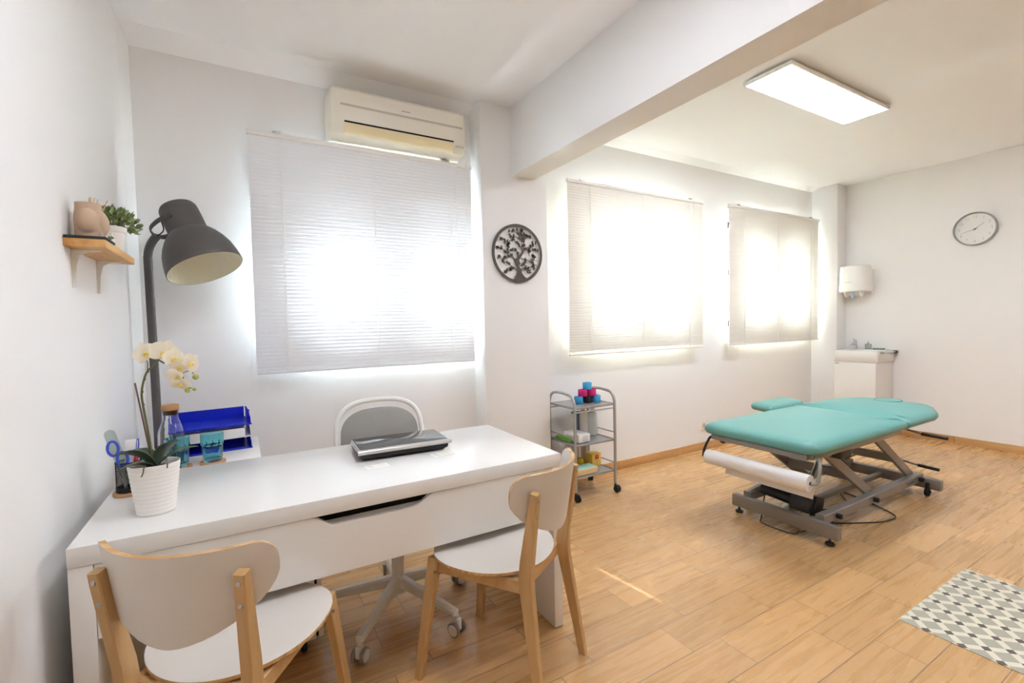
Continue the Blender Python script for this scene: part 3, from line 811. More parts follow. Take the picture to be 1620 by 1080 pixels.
for s, (cx, cz) in ((1, (-.012, .150)), (-1, (.006, .108))):
    m = MB(); ring = [Rs @ V((cx+.0135*math.cos(2*PI*k/28), s*.002, cz+.024*math.sin(2*PI*k/28))) for k in range(28)]
    m.tube(ring, .0042, 10, closed=True); obj('handle', m, BLUE_GRIP, t)
m = MB()
for s in (1, -1): m.bar([Rs @ V((.003*s, s*.0012, .002)), Rs @ V((0, s*.0012, .06)), Rs @ V((-.002*s, s*.0012, .09))], [(.003, .0015), (.01, .0018), (.009, .0018)], Rs.to_3x3() @ V((1, 0, 0)), bev=.0003)
obj('blades', m, STEEL, t)
m = MB(); m.box((-.334, 2.004, zc+.088), (.040, .003, .15), align((.03, .05, 1)) @ Matrix.Rotation(.1, 3, 'Z'), .0005)
single('note_pad', m, WHITECARD, 'white note card standing upright in the pencil cup', 'note card', (-.334, 2.004, zc))
m = MB(); A, B = V((-.335, 1.985, zc+.003)), V((-.316, 1.972, zc+.122)); m.tube([A, A.lerp(B, .8), B], [.004, .005, .0045], 10)
m.cyl(A.lerp(B, .55), A.lerp(B, .95), .0062, n=10, mi=1)
single('utility_knife', m, [BLACK, RED_PLASTIC], 'red cutter in the pencil cup beside the scissors', 'knife', (-.335, 1.985, zc))
m = MB(); A, B = V((-.328, 1.998, zc+.003)), V((-.3145, 1.992, zc+.165)); m.tube([A, A.lerp(B, .9), B], [.0035, .0045, .0035], 10)
pn = single('pen', m, BLUE_GRIP, 'blue pen with a clip standing in the pencil cup', 'pen', (-.328, 1.998, zc))
m = MB(); m.box(A.lerp(B, .86)+V((.0, -.0058, 0)), (.003, .0015, .04), align(B-A)); obj('clip', m, SILVER, pn, True)
m = MB(); A, B = V((-.325, 1.985, zc+.003)), V((-.302, 1.972, zc+.118)); m.tube([A, A.lerp(B, .9), B], [.003, .0045, .0055], 10); m.ball(B, .007, 10, 8, mi=1)
single('marker', m, [BLACK, SILVER], 'black marker with a silver end on the right side of the pencil cup', 'marker', (-.325, 1.985, zc))

# ------------------------------------------------------------------ trays, carafe, glasses
def tray(z, mt, label, fh=.009):
    t = thing('letter_tray', label, 'letter tray', (-.143, 2.655, z), math.radians(5), 'letter trays stacked on the side table')
    w, d, h = .325, .245, .056
    m = MB(); m.bx(-w/2, w/2, -d/2, d/2, 0, .003); obj('floor_plate', m, mt, t)
    m = MB(); m.prism([(d/2-.003, .003), (d/2, .003), (d/2, h), (d/2-.003, h)], w-.02, T(-w/2+.01, 0, 0) @ AX); obj('back_wall', m, mt, t)
    for s in (-1, 1):
        m = MB(); a = w/2-.003
        pl = [(-d/2+.02, .003), (d/2, .003), (d/2, h), (-d/2+.1, h), (-d/2+.06, .035), (-d/2+.03, .03)]
        m.prism(pl, .003, T(s*a-.0015, 0, 0) @ AX)
        for yy in (-d/2+.11, d/2-.03): m.bx(s*a-.004, s*a+.004, yy-.012, yy+.012, h-.008, h, .001)
        obj('side_wall', m, mt, t)
    m = MB(); m.prism([(-d/2, .003), (-d/2+.003, .003), (-d/2+.003, fh), (-d/2, fh)], w-.06, T(-w/2+.03, 0, 0) @ AX); obj('front_lip', m, mt, t)
tray(RT, BLUE_TRAY, 'bottom blue tray of the letter tray stack')
tray(RT+.0565, CLEAR_TRAY, 'middle white tray of the letter tray stack', .044)
tray(RT+.113, BLUE_TRAY, 'top blue tray of the letter tray stack')
t = thing('carafe', 'clear glass carafe with a cork stopper beside the letter trays', 'carafe', (-.272, 2.44, RT))
m = MB()
m.lathe([(.001, .001), (.044, 0), (.0485, .006), (.0485, .13), (.046, .146), (.036, .172), (.0305, .188), (.0295, .205), (.030, .232), (.0282, .232), (.0278, .205), (.0288, .19), (.0345, .173), (.0443, .146), (.0468, .13), (.0468, .008), (.043, .0035), (.001, .0035)], 48); obj('bottle', m, CLEAR, t)
m = MB(); m.lathe([(.001, .212), (.0262, .212), (.0275, .232), (.0305, .2325), (.0315, .235), (.0315, .252), (.0295, .255), (.001, .255)], 40); obj('stopper', m, CORK, t)
def tumbler(loc, label):
    t = thing('glass_tumbler', label, 'glass', loc, 0, 'turquoise tumblers on the side table')
    m = MB(); n = 40
    def prof(z, inner):
        r = .0335+.006*min(1, z/.072) if z < .072 else .0425+.001*(z-.072)/.04
        return r-(.0028 if inner else 0)
    R = []
    for z in [0, .003, .02, .04, .06, .070, .074, .08, .1, .118]:
        r = prof(z, False); fac = .0011 if .003 < z < .072 else 0
        R.append([((r+fac*math.cos(10*2*PI*k/n))*math.cos(2*PI*k/n), (r+fac*math.cos(10*2*PI*k/n))*math.sin(2*PI*k/n), z) for k in range(n)])
    for z in [.1185, .1, .08, .074, .06, .03, .012, .010]:
        r = prof(min(z, .118), True); r = .02 if z == .010 else r
        R.append([(r*math.cos(2*PI*k/n), r*math.sin(2*PI*k/n), z) for k in range(n)])
    m.rings(R); obj('cup', m, TURQ, t)
    return t
def coaster(loc, label):
    m = MB(); m._cylb(V((0, 0, 0)), V((0, 0, .011)), .048, .048, 40, 0, .002)
    return single('coaster', m, CORK, label, 'coaster', loc, 0, local=True)
coaster((-.123, 2.352, RT), 'cork coaster under the right turquoise tumbler, on the side table')
tumbler((-.123, 2.352, RT+.0112), 'turquoise glass tumbler on the visible cork coaster, in front of the trays')
coaster((-.242, 2.338, RT), 'cork coaster under the tumbler in front of the carafe')
tumbler((-.242, 2.338, RT+.0112), 'turquoise glass tumbler in front of the carafe, partly behind the orchid')

# ------------------------------------------------------------------ floor lamp
t = thing('floor_lamp', 'dark grey floor lamp with a large bell shade beside the left wall', 'floor lamp', (-.372, 2.885, 0))
m = MB(); m.lathe([(.001, 0), (.075, 0), (.077, .004), (.077, .018), (.073, .022), (.02, .024), (.001, .024)], 40); obj('base', m, LAMPGREY, t)
m = MB(); W2 = lambda p: V(p)-V((-.372, 2.885, 0))
end = V((-.337, 2.845, 1.745))
m.tube(smooth_path([W2(p) for p in [(-.372, 2.885, .02), (-.374, 2.885, .6), (-.377, 2.885, 1.2), (-.380, 2.885, 1.60), (-.379, 2.884, 1.655), (-.372, 2.878, 1.69), (-.357, 2.865, 1.72), tuple(end)]], 6), .0185, 16); obj('pole', m, LAMPGREY, t)
ax = V((-.335, .285, .90)).normalized(); oc = V((-.132, 2.68, 1.578))
Rl = align(ax); ML = Matrix.Translation(W2(oc)) @ Rl.to_4x4()
out_ = [(.1635, 0), (.1645, .002), (.163, .02), (.159, .05), (.150, .09), (.136, .125), (.117, .158), (.098, .182), (.084, .196), (.0835, .198), (.083, .201), (.083, .215), (.083, .26), (.082, .30), (.080, .321), (.073, .334), (.05, .341), (.001, .343)]
m = MB(); m.lathe(out_, 64, ML, cap=(False, False))
inn = [(r-.0018 if r > .01 else r, max(z-.0018, 0)) for r, z in out_]
m.lathe(inn, 64, ML, mi=1, cap=(False, False))
a = [v for v in m.bm.verts]; n = 64
for k in range(64): m.bm.faces.new([a[k], a[(k+1) % 64], a[64*len(out_)+(k+1) % 64], a[64*len(out_)+k]])
shd = obj('shade', m, [LAMPGREY, LAMPIN], t)
m = MB(); m.ball(ML @ V((0, 0, .15)), .034, 20, 12); m.cyl(ML @ V((0, 0, .17)), ML @ V((0, 0, .26)), .02, n=16); obj('bulb', m, mat('milk_glass', '#f3ecd8', .3), shd)
m = MB()
pivs = []
u = Rl @ V((1, 0, 0)); sd = ax.cross(V((0, .0, 1))).normalized()
view = V((-.5, -.86, 0)); sd = (view-ax*view.dot(ax)).normalized()
p1 = W2(oc)+ax*.262+sd*.086; p2 = W2(oc)+ax*.262-sd*.086; e_ = W2(end)
m.tube(smooth_path([p1-ax*.0+sd*.004, W2((-.285, 2.70, 1.815)), W2((-.326, 2.74, 1.792)), W2((-.352, 2.785, 1.770)), W2((-.348, 2.825, 1.752)), W2((-.333, 2.852, 1.747)), W2((-.300, 2.882, 1.752)), W2((-.25, 2.89, 1.79)), p2-sd*.006], 6), (.004, .0125), 8, flat=sd)
for p, s in ((p1, 1), (p2, -1)): m.cyl(p-sd*s*.006, p+sd*s*.008, .011, n=16, bev=.002)
obj('yoke', m, LAMPGREY, t)
m = MB(); m.tube(smooth_path([e_+V((.0, 0, .0)), e_+V((.03, -.01, .03)), e_+V((.022, -.005, .085)), W2(oc)+ax*.30-V((.06, 0, .0))], 8), .0028, 8); obj('cord', m, BLACK, t)

# ------------------------------------------------------------------ shelf and what stands on it
SZ = 1.578
t = thing('wall_shelf', 'small pine shelf on white brackets on the left wall', 'shelf', (-.41, 2.16, 1.55))
m = MB(); m.bx(XL, -.359, 1.928, 2.395, SZ-.025, SZ, .001); obj('board', m, PINE, t, True)
for y in (2.01, 2.31):
    m = MB(); pl = [(XL+.0005, 1.435), (XL+.006, 1.43), (XL+.012, 1.5), (XL+.02, 1.535), (XL+.04, 1.5455), (-.385, 1.5495), (-.385, SZ-.0255), (XL+.0005, SZ-.0255)]
    m.prism(pl, .006, T(0, y+.003, 0) @ RX(PI/2))
    m.bx(XL+.0005, XL+.0025, y-.009, y+.009, 1.43, SZ-.026); m.bx(XL+.001, -.385, y-.009, y+.009, SZ-.0275, SZ-.0255)
    br = obj('bracket', m, WHITE_METAL, t, True)
    m = MB()
    for z in (1.46, 1.515): m.cyl((XL+.002, y+.006, z), (XL+.0042, y+.006, z), .0035, n=10)
    obj('screw', m, GREYSTRIP, br, True)
m = MB(); m.bx(XL+.002, -.357, 1.926, 2.055, SZ+.0003, SZ+.0085, .001); single('slate_tile', m, SLATE, 'black slate tile under the body shaped vase on the wall shelf', 'tile', (-.41, 1.99, SZ))
# body shaped vase
vz = SZ+.0088
m = MB(); n = 72; R = []
N2 = V((.82, -.57, 0)).normalized(); T2 = V((-N2.y, N2.x, 0))
cx, cy = -.410, 1.995
for i in range(41):
    f = i/40; z = f*.112
    waist = .0375-.010*math.exp(-((f-.93)/.28)**2)*.45
    leg = .0365 if f < .3 else .0365+(waist-.0365)*min(1, (f-.3)/.5)
    ring_ = []
    for k in range(n):
        a = 2*PI*k/n; d = V((math.cos(a), math.sin(a), 0)); r = leg
        q = 1-((f-.46)/.40)**2
        if q > 0:
            for s in (-1, 1):
                c = T2*(.017*s)+N2*.0135; rad = .029*math.sqrt(q)
                b = d.dot(c); disc = b*b-c.length_squared+rad*rad
                if disc > 0: r = max(r, b+math.sqrt(disc))
        if f < .22:
            g = abs(d.dot(T2))
            r *= 1-.30*(1-f/.22)*max(0, 1-g*2.2)*(1 if d.dot(N2) > 0 else .6)
        ring_.append((d.x*r, d.y*r, z))
    R.append(ring_)
for q, z in ((.93, .1125), (.86, .1115), (.84, .06), (.5, .012)): R.append([(x*q, y*q, z) for x, y, _ in R[40]])
m.rings(R)
single('body_vase', m, CLAY, 'beige clay vase shaped like a hip on the near end of the wall shelf', 'vase', (cx, cy, vz), 0, local=True, ang=42)
for k, (dx, dy, ex, ey, L) in enumerate(((.0, .012, .002, .01, .138), (.004, .014, -.001, .022, .140), (-.004, .016, .004, .018, .136), (.008, .010, .022, .02, .134), (.012, .012, .055, .022, .133), (.003, .018, .014, .014, .139))):
    m = MB(); A = V((cx+dx*.5, cy+dy*.5, vz+.016)); B = V((cx+dx+ex*.6, cy+dy+ey*.6, vz+L)); m.tube([A, B], .0016, 7)
    single('reed_stick', m, BAMBOO, 'thin bamboo reed stick standing in the hip shaped vase', 'reed stick', tuple(A), group='reed sticks in the clay vase')
t = thing('scent_bottle', 'tiny pale bottle with a green sprig between vase and plant pot on the shelf', 'bottle', (-.369, 2.072, SZ))
m = MB(); m.lathe([(.001, 0), (.009, 0), (.010, .002), (.0095, .026), (.005, .034), (.0045, .044), (.001, .044)], 20); obj('vial', m, POTWHITE, t)
m = MB()
for k in range(7):
    a = k*.9; m.ball((.008*math.cos(a)*.6, -.009, .026+.004*math.sin(k*2.1)), (.0045, .0015, .0025), 8, 5, Matrix.Rotation(a, 3, 'Y'))
obj('sprig', m, FOLIAGE, t)
t = thing('potted_bush', 'bushy green artificial plant in a white pot on the wall shelf', 'potted plant', (-.400, 2.215, SZ))
m = MB(); m.lathe([(.001, 0), (.036, 0), (.038, .003), (.0465, .066), (.049, .068), (.0505, .072), (.0505, .088), (.0485, .088), (.047, .07), (.001, .066)], 40); obj('pot', m, POTWHITE, t)
m = MB(); rnd = random.Random(3)
for k in range(430):
    th = rnd.uniform(0, 2*PI); ph = math.acos(rnd.uniform(.0, 1)); rr = rnd.uniform(.55, 1)
    d = V((math.sin(ph)*math.cos(th), math.sin(ph)*math.sin(th), math.cos(ph)))
    p = V((0.014, .035, .090))+V((d.x*.066, d.y*.125, d.z*.070))*rr
    if p.x < -.052: continue
    dd = (d+V((rnd.uniform(-.7, .7), rnd.uniform(-.7, .7), rnd.uniform(-.1, .8)))).normalized()
    L = rnd.uniform(.016, .027); w = L*.27
    sdv = dd.cross(V((rnd.uniform(-1, 1), rnd.uniform(-1, 1), rnd.uniform(-1, 1)))).normalized(); nrm = sdv.cross(dd)
    pts = [p, p+dd*L*.35+sdv*w+nrm*.001, p+dd*L*.75+sdv*w*.8, p+dd*L, p+dd*L*.75-sdv*w*.8, p+dd*L*.35-sdv*w+nrm*.001]
    pts = [q if q.x > -.056 else V((-.056, q.y, q.z)) for q in pts]
    mid = p+dd*L*.5-nrm*w*.3
    vs = [m.bm.verts.new(q) for q in pts]+[m.bm.verts.new(mid)]
    for j in range(6): m.bm.faces.new([vs[j], vs[(j+1) % 6], vs[6]]).material_index = 1 if k % 4 == 0 else 0
for k in range(14):
    a = k*2.4; m.tube([(0, 0, .066), (.02*math.cos(a), .03*math.sin(a), .11)], .0012, 5, mi=0)
obj('foliage', m, [FOLIAGE, FOLIAGE2], t, ang=80)

# ------------------------------------------------------------------ tree of life disc
t = thing('tree_wall_art', 'round dark metal tree cut-out hanging on the white pillar', 'wall art', (1.707, YP, 1.775))
m = MB(); r = .199; ring_ = []
Mw = T(0, -.012, 0) @ RX(PI/2)       # local xy -> wall plane facing -Y
def flatprism(mb, poly, th=.003): mb.prism(poly, th, Mw)
for a, b in ((.186, .206),):
    n = 72; R = []
    for rr, z in ((a, 0), (b, 0), (b, .004), (a, .004), (a, 0)): R.append([Mw @ V((rr*math.cos(2*PI*k/n), rr*math.sin(2*PI*k/n), z)) for k in range(n)])
    m.rings(R, (False, False))
m.cyl(Mw @ V((0, .195, 0)), (0, -.0005, .195), .004, n=8); m.cyl(Mw @ V((0, -.195, 0)), (0, -.0005, -.195), .004, n=8)
obj('ring', m, DARKTREE, t)
rnd = random.Random(11)
tr = MB(); lf = MB()
def ribbon(mb, pts, w0, w1):
    P = smooth_path([V((p[0], p[1], 0)) for p in pts], 5); n = len(P); L_, R_ = [], []
    for i, p in enumerate(P):
        d = (P[min(i+1, n-1)]-P[max(i-1, 0)]).normalized(); nn = V((-d.y, d.x, 0)); w = w0+(w1-w0)*i/(n-1)
        L_.append(p+nn*w); R_.append(p-nn*w)
    for i in range(n-1):
        q = [L_[i], R_[i], R_[i+1], L_[i+1]]
        lo = [mb.bm.verts.new(Mw @ v) for v in q]; hi = [mb.bm.verts.new(Mw @ (v+V((0, 0, .003)))) for v in q]
        mb.bm.faces.new(lo[::-1]); mb.bm.faces.new(hi)
        for j in range(4): mb.bm.faces.new([lo[j], lo[(j+1) % 4], hi[(j+1) % 4], hi[j]])
    return P
S = .186/300.   # drawing units
def D(x, y): return ((x-440)*S*1.02, (550-y)*S*.86)
flatprism(tr, [D(*p) for p in [(385, 875), (420, 835), (428, 780), (418, 720), (398, 660), (395, 630), (425, 610), (450, 575), (485, 540), (500, 500), (528, 485), (520, 530), (485, 590), (462, 625), (447, 680), (462, 735), (492, 760), (488, 800), (515, 840), (556, 878), (500, 892), (440, 892)]])
BR = [[(400, 640), (360, 570), (290, 530), (240, 500), (185, 495)], [(440, 600), (440, 540), (410, 505), (350, 510), (320, 520)], [(498, 500), (480, 460), (430, 420), (380, 365), (330, 400), (280, 395), (225, 360)], [(515, 490), (520, 420), (515, 360), (505, 310), (440, 280), (380, 265), (330, 270)],
      [(520, 420), (530, 360), (570, 320), (600, 310)], [(515, 500), (550, 470), (610, 455), (645, 415), (660, 395)], [(610, 455), (660, 480), (705, 495)], [(480, 610), (540, 625), (620, 625), (715, 630)], [(450, 690), (480, 675), (530, 690), (580, 720), (640, 730)], [(490, 750), (530, 735), (580, 770), (610, 800)],
      [(420, 760), (370, 730), (310, 690), (245, 660)], [(400, 735), (340, 745), (290, 780)], [(390, 625), (330, 590), (270, 625), (190, 610)], [(580, 640), (640, 680), (700, 690)], [(498, 380), (460, 350), (400, 330), (350, 330)], [(320, 520), (310, 460), (315, 420)], [(505, 310), (490, 265), (440, 225)], [(530, 340), (545, 290), (500, 240)], [(590, 570), (590, 520), (600, 490)], [(660, 620), (655, 580), (650, 565)]]
for b in BR: ribbon(tr, [D(*p) for p in b], .0030 if len(b) > 3 else .0022, .0012)
for b in BR:
    pts = [D(*p) for p in b[1:]]
    for (x, y) in pts:
        for s in range(2 if len(b) > 3 else 3):
            ox, oy = x+rnd.uniform(-.010, .010), y+rnd.uniform(-.010, .010)
            if math.hypot(ox, oy) > .174: continue
            a0 = rnd.uniform(0, 2*PI)
            for q in (-1.1, -.45, .2, .85, 1.5):
                a = a0+q; L = .0155; c, s_ = math.cos(a), math.sin(a)
                poly = [(ox, oy), (ox+c*L*.5-s_*.0042, oy+s_*L*.5+c*.0042), (ox+c*L, oy+s_*L), (ox+c*L*.5+s_*.0042, oy+s_*L*.5-c*.0042)]
                flatprism(lf, poly, .0024)
obj('trunk_and_branches', tr, DARKTREE, t); o = obj('leaves', lf, DARKTREE, t)

# ------------------------------------------------------------------ clock
t = thing('wall_clock', 'round white wall clock with a grey rim on the right wall', 'clock', (XR, 1.63, 2.09))
MC = T(XR-.001, 1.63, 2.09) @ Matrix(((0, 0, -1, 0), (-1, 0, 0, 0), (0, 1, 0, 0), (0, 0, 0, 1)))     # local x -> -Y, y -> Z, z -> -X
m = MB(); n = 64; R = []
for rr, z in ((.142, .0), (.157, .0), (.158, .03), (.155, .04), (.149, .041), (.146, .036), (.1455, .012), (.142, .0)): R.append([MC @ V((rr*math.cos(2*PI*k/n), rr*math.sin(2*PI*k/n), z)) for k in range(n)])
m.rings(R, (False, False)); obj('rim', m, CLOCKGREY, t, True)
m = MB(); m.lathe([(.147, .001), (.147, .013), (.001, .013)], 64, MC, cap=(True, True)); dial = obj('dial', m, DIAL, t, True)
m = MB()
for k in range(1, 13):
    a = PI/2-2*PI*k/12; text(m, str(k), .034, MC @ T(.115*math.cos(a), .115*math.sin(a), .0136), .0002)
obj('numerals', m, PALEINK, dial, True)
def hand(a, L, w, back=.02):
    m = MB(); d = V((math.cos(a), math.sin(a), 0)); s = V((-d.y, d.x, 0))
    pl = [-d*back-s*w, d*L-s*w*.5, d*L+s*w*.5, -d*back+s*w]; m.prism([(p.x, p.y) for p in pl], .001, MC @ T(0, 0, .0165)); obj('hand', m, GREYINK, t, True)
hand(PI/2-2*PI*(1.7/12), .08, .0022); hand(PI/2-2*PI*(42/60), .11, .0018)
m = MB(); m.cyl(MC @ V((0, 0, .013)), MC @ V((0, 0, .02)), .006, n=16); obj('hub', m, BLACK, t, True)

# ------------------------------------------------------------------ paper dispenser
t = thing('towel_dispenser', 'white centre feed paper dispenser on the wall above the basin', 'dispenser', (XR, 2.565, 1.53))
c = V((XR-.155, 2.565, 0))
m = MB(); M_ = T(c.x, c.y, 0)
m.lathe([(.001, 1.842), (.12, 1.842), (.134, 1.836), (.140, 1.82), (.146, 1.66), (.1465, 1.62)], 56, M_, cap=(True, False)); m.lathe([(.1465, 1.62), (.149, 1.618), (.149, 1.565), (.14, 1.556), (.001, 1.554)], 56, M_, cap=(False, True))
obj('drum', m, WHITE_PLASTIC, t, True)
m = MB(); m.bx(XR-.05, XR+.001, 2.565-.115, 2.565+.115, 1.52, 1.80, .008)
obj('back_plate', m, WHITE_PLASTIC, t, True)
m = MB()
for s in (-1, 1): m.lathe([(.03, 1.555), (.012, 1.50), (.001, 1.498)], 20, T(c.x-.03, c.y+s*.075, 0), cap=(True, True))
obj('foot', m, WHITE_PLASTIC, t, True)
m = MB(); m.tube(smooth_path([(c.x-.06, c.y, 1.556), (c.x-.065, c.y-.006, 1.52), (c.x-.06, c.y+.003, 1.485)], 5), [.016]+[.012]*5+[.009]*5, 10); obj('paper_tip', m, mat('blue_tissue', '#a9c8e6', .8), t, True)
m = MB()
for k in range(7): m.bx(XR-.3025, XR-.3005, 2.60-.011*k, 2.608-.011*k, 1.652, 1.659)
obj('print', m, PALEINK, t, True)

# ------------------------------------------------------------------ washbasin
t = thing('washbasin', 'compact white washbasin on a white cabinet in the far corner', 'washbasin', (5.885, 2.455, 0))
sx0, sy0, sy1 = 5.675, 2.25, 2.665
m = MB(); m.bx(sx0+.012, XR-.001, sy0+.012, sy1-.012, .0, .788, .002); obj('cabinet', m, WHITE_GLOSS, t, True)
m = MB(); m.bx(sx0+.004, sx0+.0125, sy0+.013, sy1-.013, .06, .778, .003); dd = obj('door', m, WHITE_GLOSS, t, True)
m = MB(); m.bx(sx0-.012, sx0+.0045, sy1-.06, sy1-.02, .768, .776, .001); obj('handle', m, STEEL, dd, True)
m = MB(); R = []
ccx, ccy = (sx0+XR)/2, (sy0+sy1)/2; ww, dd_ = XR-sx0-.001, sy1-sy0
def rr_(w, d, r, z, ox=0): return [(ccx+x+ox, ccy+y, z) for x, y in rounded(w, d, r, 5)]
m.rings([rr_(ww*.96, dd_*.96, .02, .789), rr_(ww, dd_, .022, .80), rr_(ww, dd_, .022, .908), rr_(ww*.985, dd_*.985, .02, .913), rr_(ww*.72, dd_*.9, .05, .912, -.035), rr_(ww*.68, dd_*.85, .05, .90, -.035), rr_(ww*.55, dd_*.65, .05, .835, -.035), rr_(ww*.2, dd_*.2, .02, .825, -.035)])
obj('basin', m, WHITE_GLOSS, t, True)
t2 = thing('faucet', 'small chrome mixer tap on the washbasin', 'faucet', (5.985, 2.585, .9135))
m = MB(); m.cyl((0, 0, 0), (0, 0, .085), .021, .019, n=24, bev=.003); m.bar([(0, 0, .05), (-.05, 0, .062), (-.105, 0, .052)], [(.022, .026), (.02, .022), (.018, .018)], (0, 1, 0), bev=.005); obj('body', m, CHROME, t2)
m = MB(); m.cyl((0, 0, .0855), (0, 0, .105), .019, .017, n=24, bev=.003); m.bar([(0, 0, .10), (-.07, -.01, .118)], [(.012, .01), (.01, .007)], (0, 1, 0), bev=.002); obj('lever', m, CHROME, t2)
t2 = thing('soap_dispenser', 'pale green soap pump bottle on the washbasin edge', 'soap dispenser', (6.03, 2.475, .9135))
m = MB(); m.lathe([(.001, 0), (.026, 0), (.029, .003), (.029, .052), (.026, .057), (.012, .06), (.001, .06)], 28); obj('bottle', m, SEAGLASS, t2)
m = MB(); m.lathe([(.001, .06), (.011, .06), (.011, .072), (.004, .074), (.004, .095), (.001, .095)], 16); m.bar([(.004, 0, .092), (-.03, 0, .089)], [(.008, .006), (.006, .005)], (0, 1, 0), bev=.001); obj('pump', m, CHROME, t2)
m = MB(); pl = rounded(.075, .11, .03, 5); m.rings([[(x*q, y*q, z) for x, y in pl] for q, z in ((.85, 0), (1, .012), (1, .015), (.95, .015), (.82, .004))])
single('soap_dish', m, SEAGLASS, 'pale green soap dish beside the pump bottle on the washbasin', 'soap dish', (6.03, 2.375, .9135), 0, local=True)
t2 = thing('towel_bar', 'short chrome towel bar with a dark end on the side of the washbasin', 'towel bar', (5.9, 2.235, .895))
m = MB(); m.tube([(5.76, 2.228, .897), (6.055, 2.228, .897)], .007, 12); m.cyl((5.78, 2.228, .897), (5.78, 2.2505, .897), .006, n=10); obj('rod', m, CHROME, t2, True)
m = MB(); m.bx(6.03, 6.078, 2.217, 2.2495, .883, .909, .003); obj('end_block', m, BLACK, t2, True)
m = MB(); m.bx(5.745, 5.78, 2.218, 2.2495, .886, .908, .003); obj('end_clip', m, STEEL, t2, True)

# wall outlet
t = thing('wall_outlet', 'white power outlet low on the rear wall behind the treatment table', 'outlet', (3.91, YW, .24))
m = MB(); m.bx(3.868, 3.952, YW-.012, YW+.001, .19, .292, .004); obj('plate', m, CREAM_PLASTIC, t, True)
m = MB(); m.cyl((3.91, YW-.0125, .24), (3.91, YW-.010, .24), .022, n=24); obj('socket', m, PALEINK, t, True)

# ------------------------------------------------------------------ trolley
TX0, TX1, TY0, TY1 = 2.018, 2.392, 2.605, 2.915
t = thing('utility_trolley', 'silver three tier metal trolley on black casters between pillar and table', 'trolley', ((TX0+TX1)/2, (TY0+TY1)/2, 0))
for x in (TX0, TX1):
    m = MB(); pts = [(x, TY0, .07), (x, TY0, .4), (x, TY0, .66), (x, TY0+.004, .70), (x, TY0+.02, .735), (x, TY0+.05, .757), (x, TY0+.09, .763), (x, (TY0+TY1)/2, .768), (x, TY1-.09, .765), (x, TY1-.05, .757), (x, TY1-.02, .735), (x, TY1-.004, .70), (x, TY1, .66), (x, TY1, .4), (x, TY1, .07)]
    m.tube(smooth_path(pts, 4), .0105, 12); obj('side_frame', m, TROLLEY, t, True)
    for z in (.205, .435):
        m = MB(); m.tube([(x, TY0+.005, z+.02), (x, TY1-.005, z+.02)], .005, 8); obj('guard_rail', m, TROLLEY, t, True)
for z in (.168, .400, .668):
    m = MB(); m.bx(TX0+.006, TX1-.006, TY0+.004, TY1-.004, z, z+.003)
    for a in ((TX0+.004, TX1-.004, TY0, TY0+.008), (TX0+.004, TX1-.004, TY1-.008, TY1), (TX0+.002, TX0+.010, TY0, TY1), (TX1-.010, TX1-.002, TY0, TY1)): m.bx(a[0], a[1], a[2], a[3], z-.008, z+.008, .003)
    obj('shelf', m, TROLLEYSHEET, t, True)
for y in (TY0+.002, TY1-.002):
    m = MB(); m.tube([(TX0, y, .640), (TX1, y, .640)], .0055, 8); obj('cross_rail', m, TROLLEY, t, True)
for x in (TX0, TX1):
    for y in (TY0, TY1):
        m = MB(); m.cyl((x, y, .045), (x, y, .075), .008, n=10)
        a = random.uniform(-.5, .5); d = V((math.cos(a), math.sin(a), 0)); cc = V((x+.012, y-.006, .0255))
        m.box(cc+V((-.004, .002, .024)), (.03, .03, .012), Matrix.Rotation(a, 3, 'Z'), .004)
        for q in (-1, 1): m.cyl(cc+d*q*.004, cc+d*q*.017, .025, n=22, bev=.003)
        obj('caster', m, RUBBER, t, True)
# tape pyramid
def tape(c, mt, label):
    m = MB(); m.lathe([(.020, 0), (.0325, 0), (.034, .002), (.034, .048), (.0325, .05), (.020, .05), (.020, 0)], 36, cap=(False, False))
    single('tape_roll', m, mt, label, 'tape roll', c, 0, 'rolls of sports tape on the trolley', local=True)
tz = .6765
tape((2.172, 2.755, tz), TAPE_BLUE, 'blue tape roll at the left of the bottom row of the tape pyramid')
tape((2.245, 2.740, tz), TAPE_BLACK, 'black tape roll in the middle of the bottom row of the tape pyramid')
tape((2.318, 2.728, tz), TAPE_BLUE, 'blue tape roll at the right of the bottom row of the tape pyramid')
tape((2.206, 2.749, tz+.0502), TAPE_PINK, 'pink tape roll on the left of the middle row of the tape pyramid')
tape((2.281, 2.735, tz+.0502), TAPE_PINK, 'pink tape roll on the right of the middle row of the tape pyramid')
tape((2.246, 2.743, tz+.1004), TAPE_BLUE, 'blue tape roll on the very top of the tape pyramid')
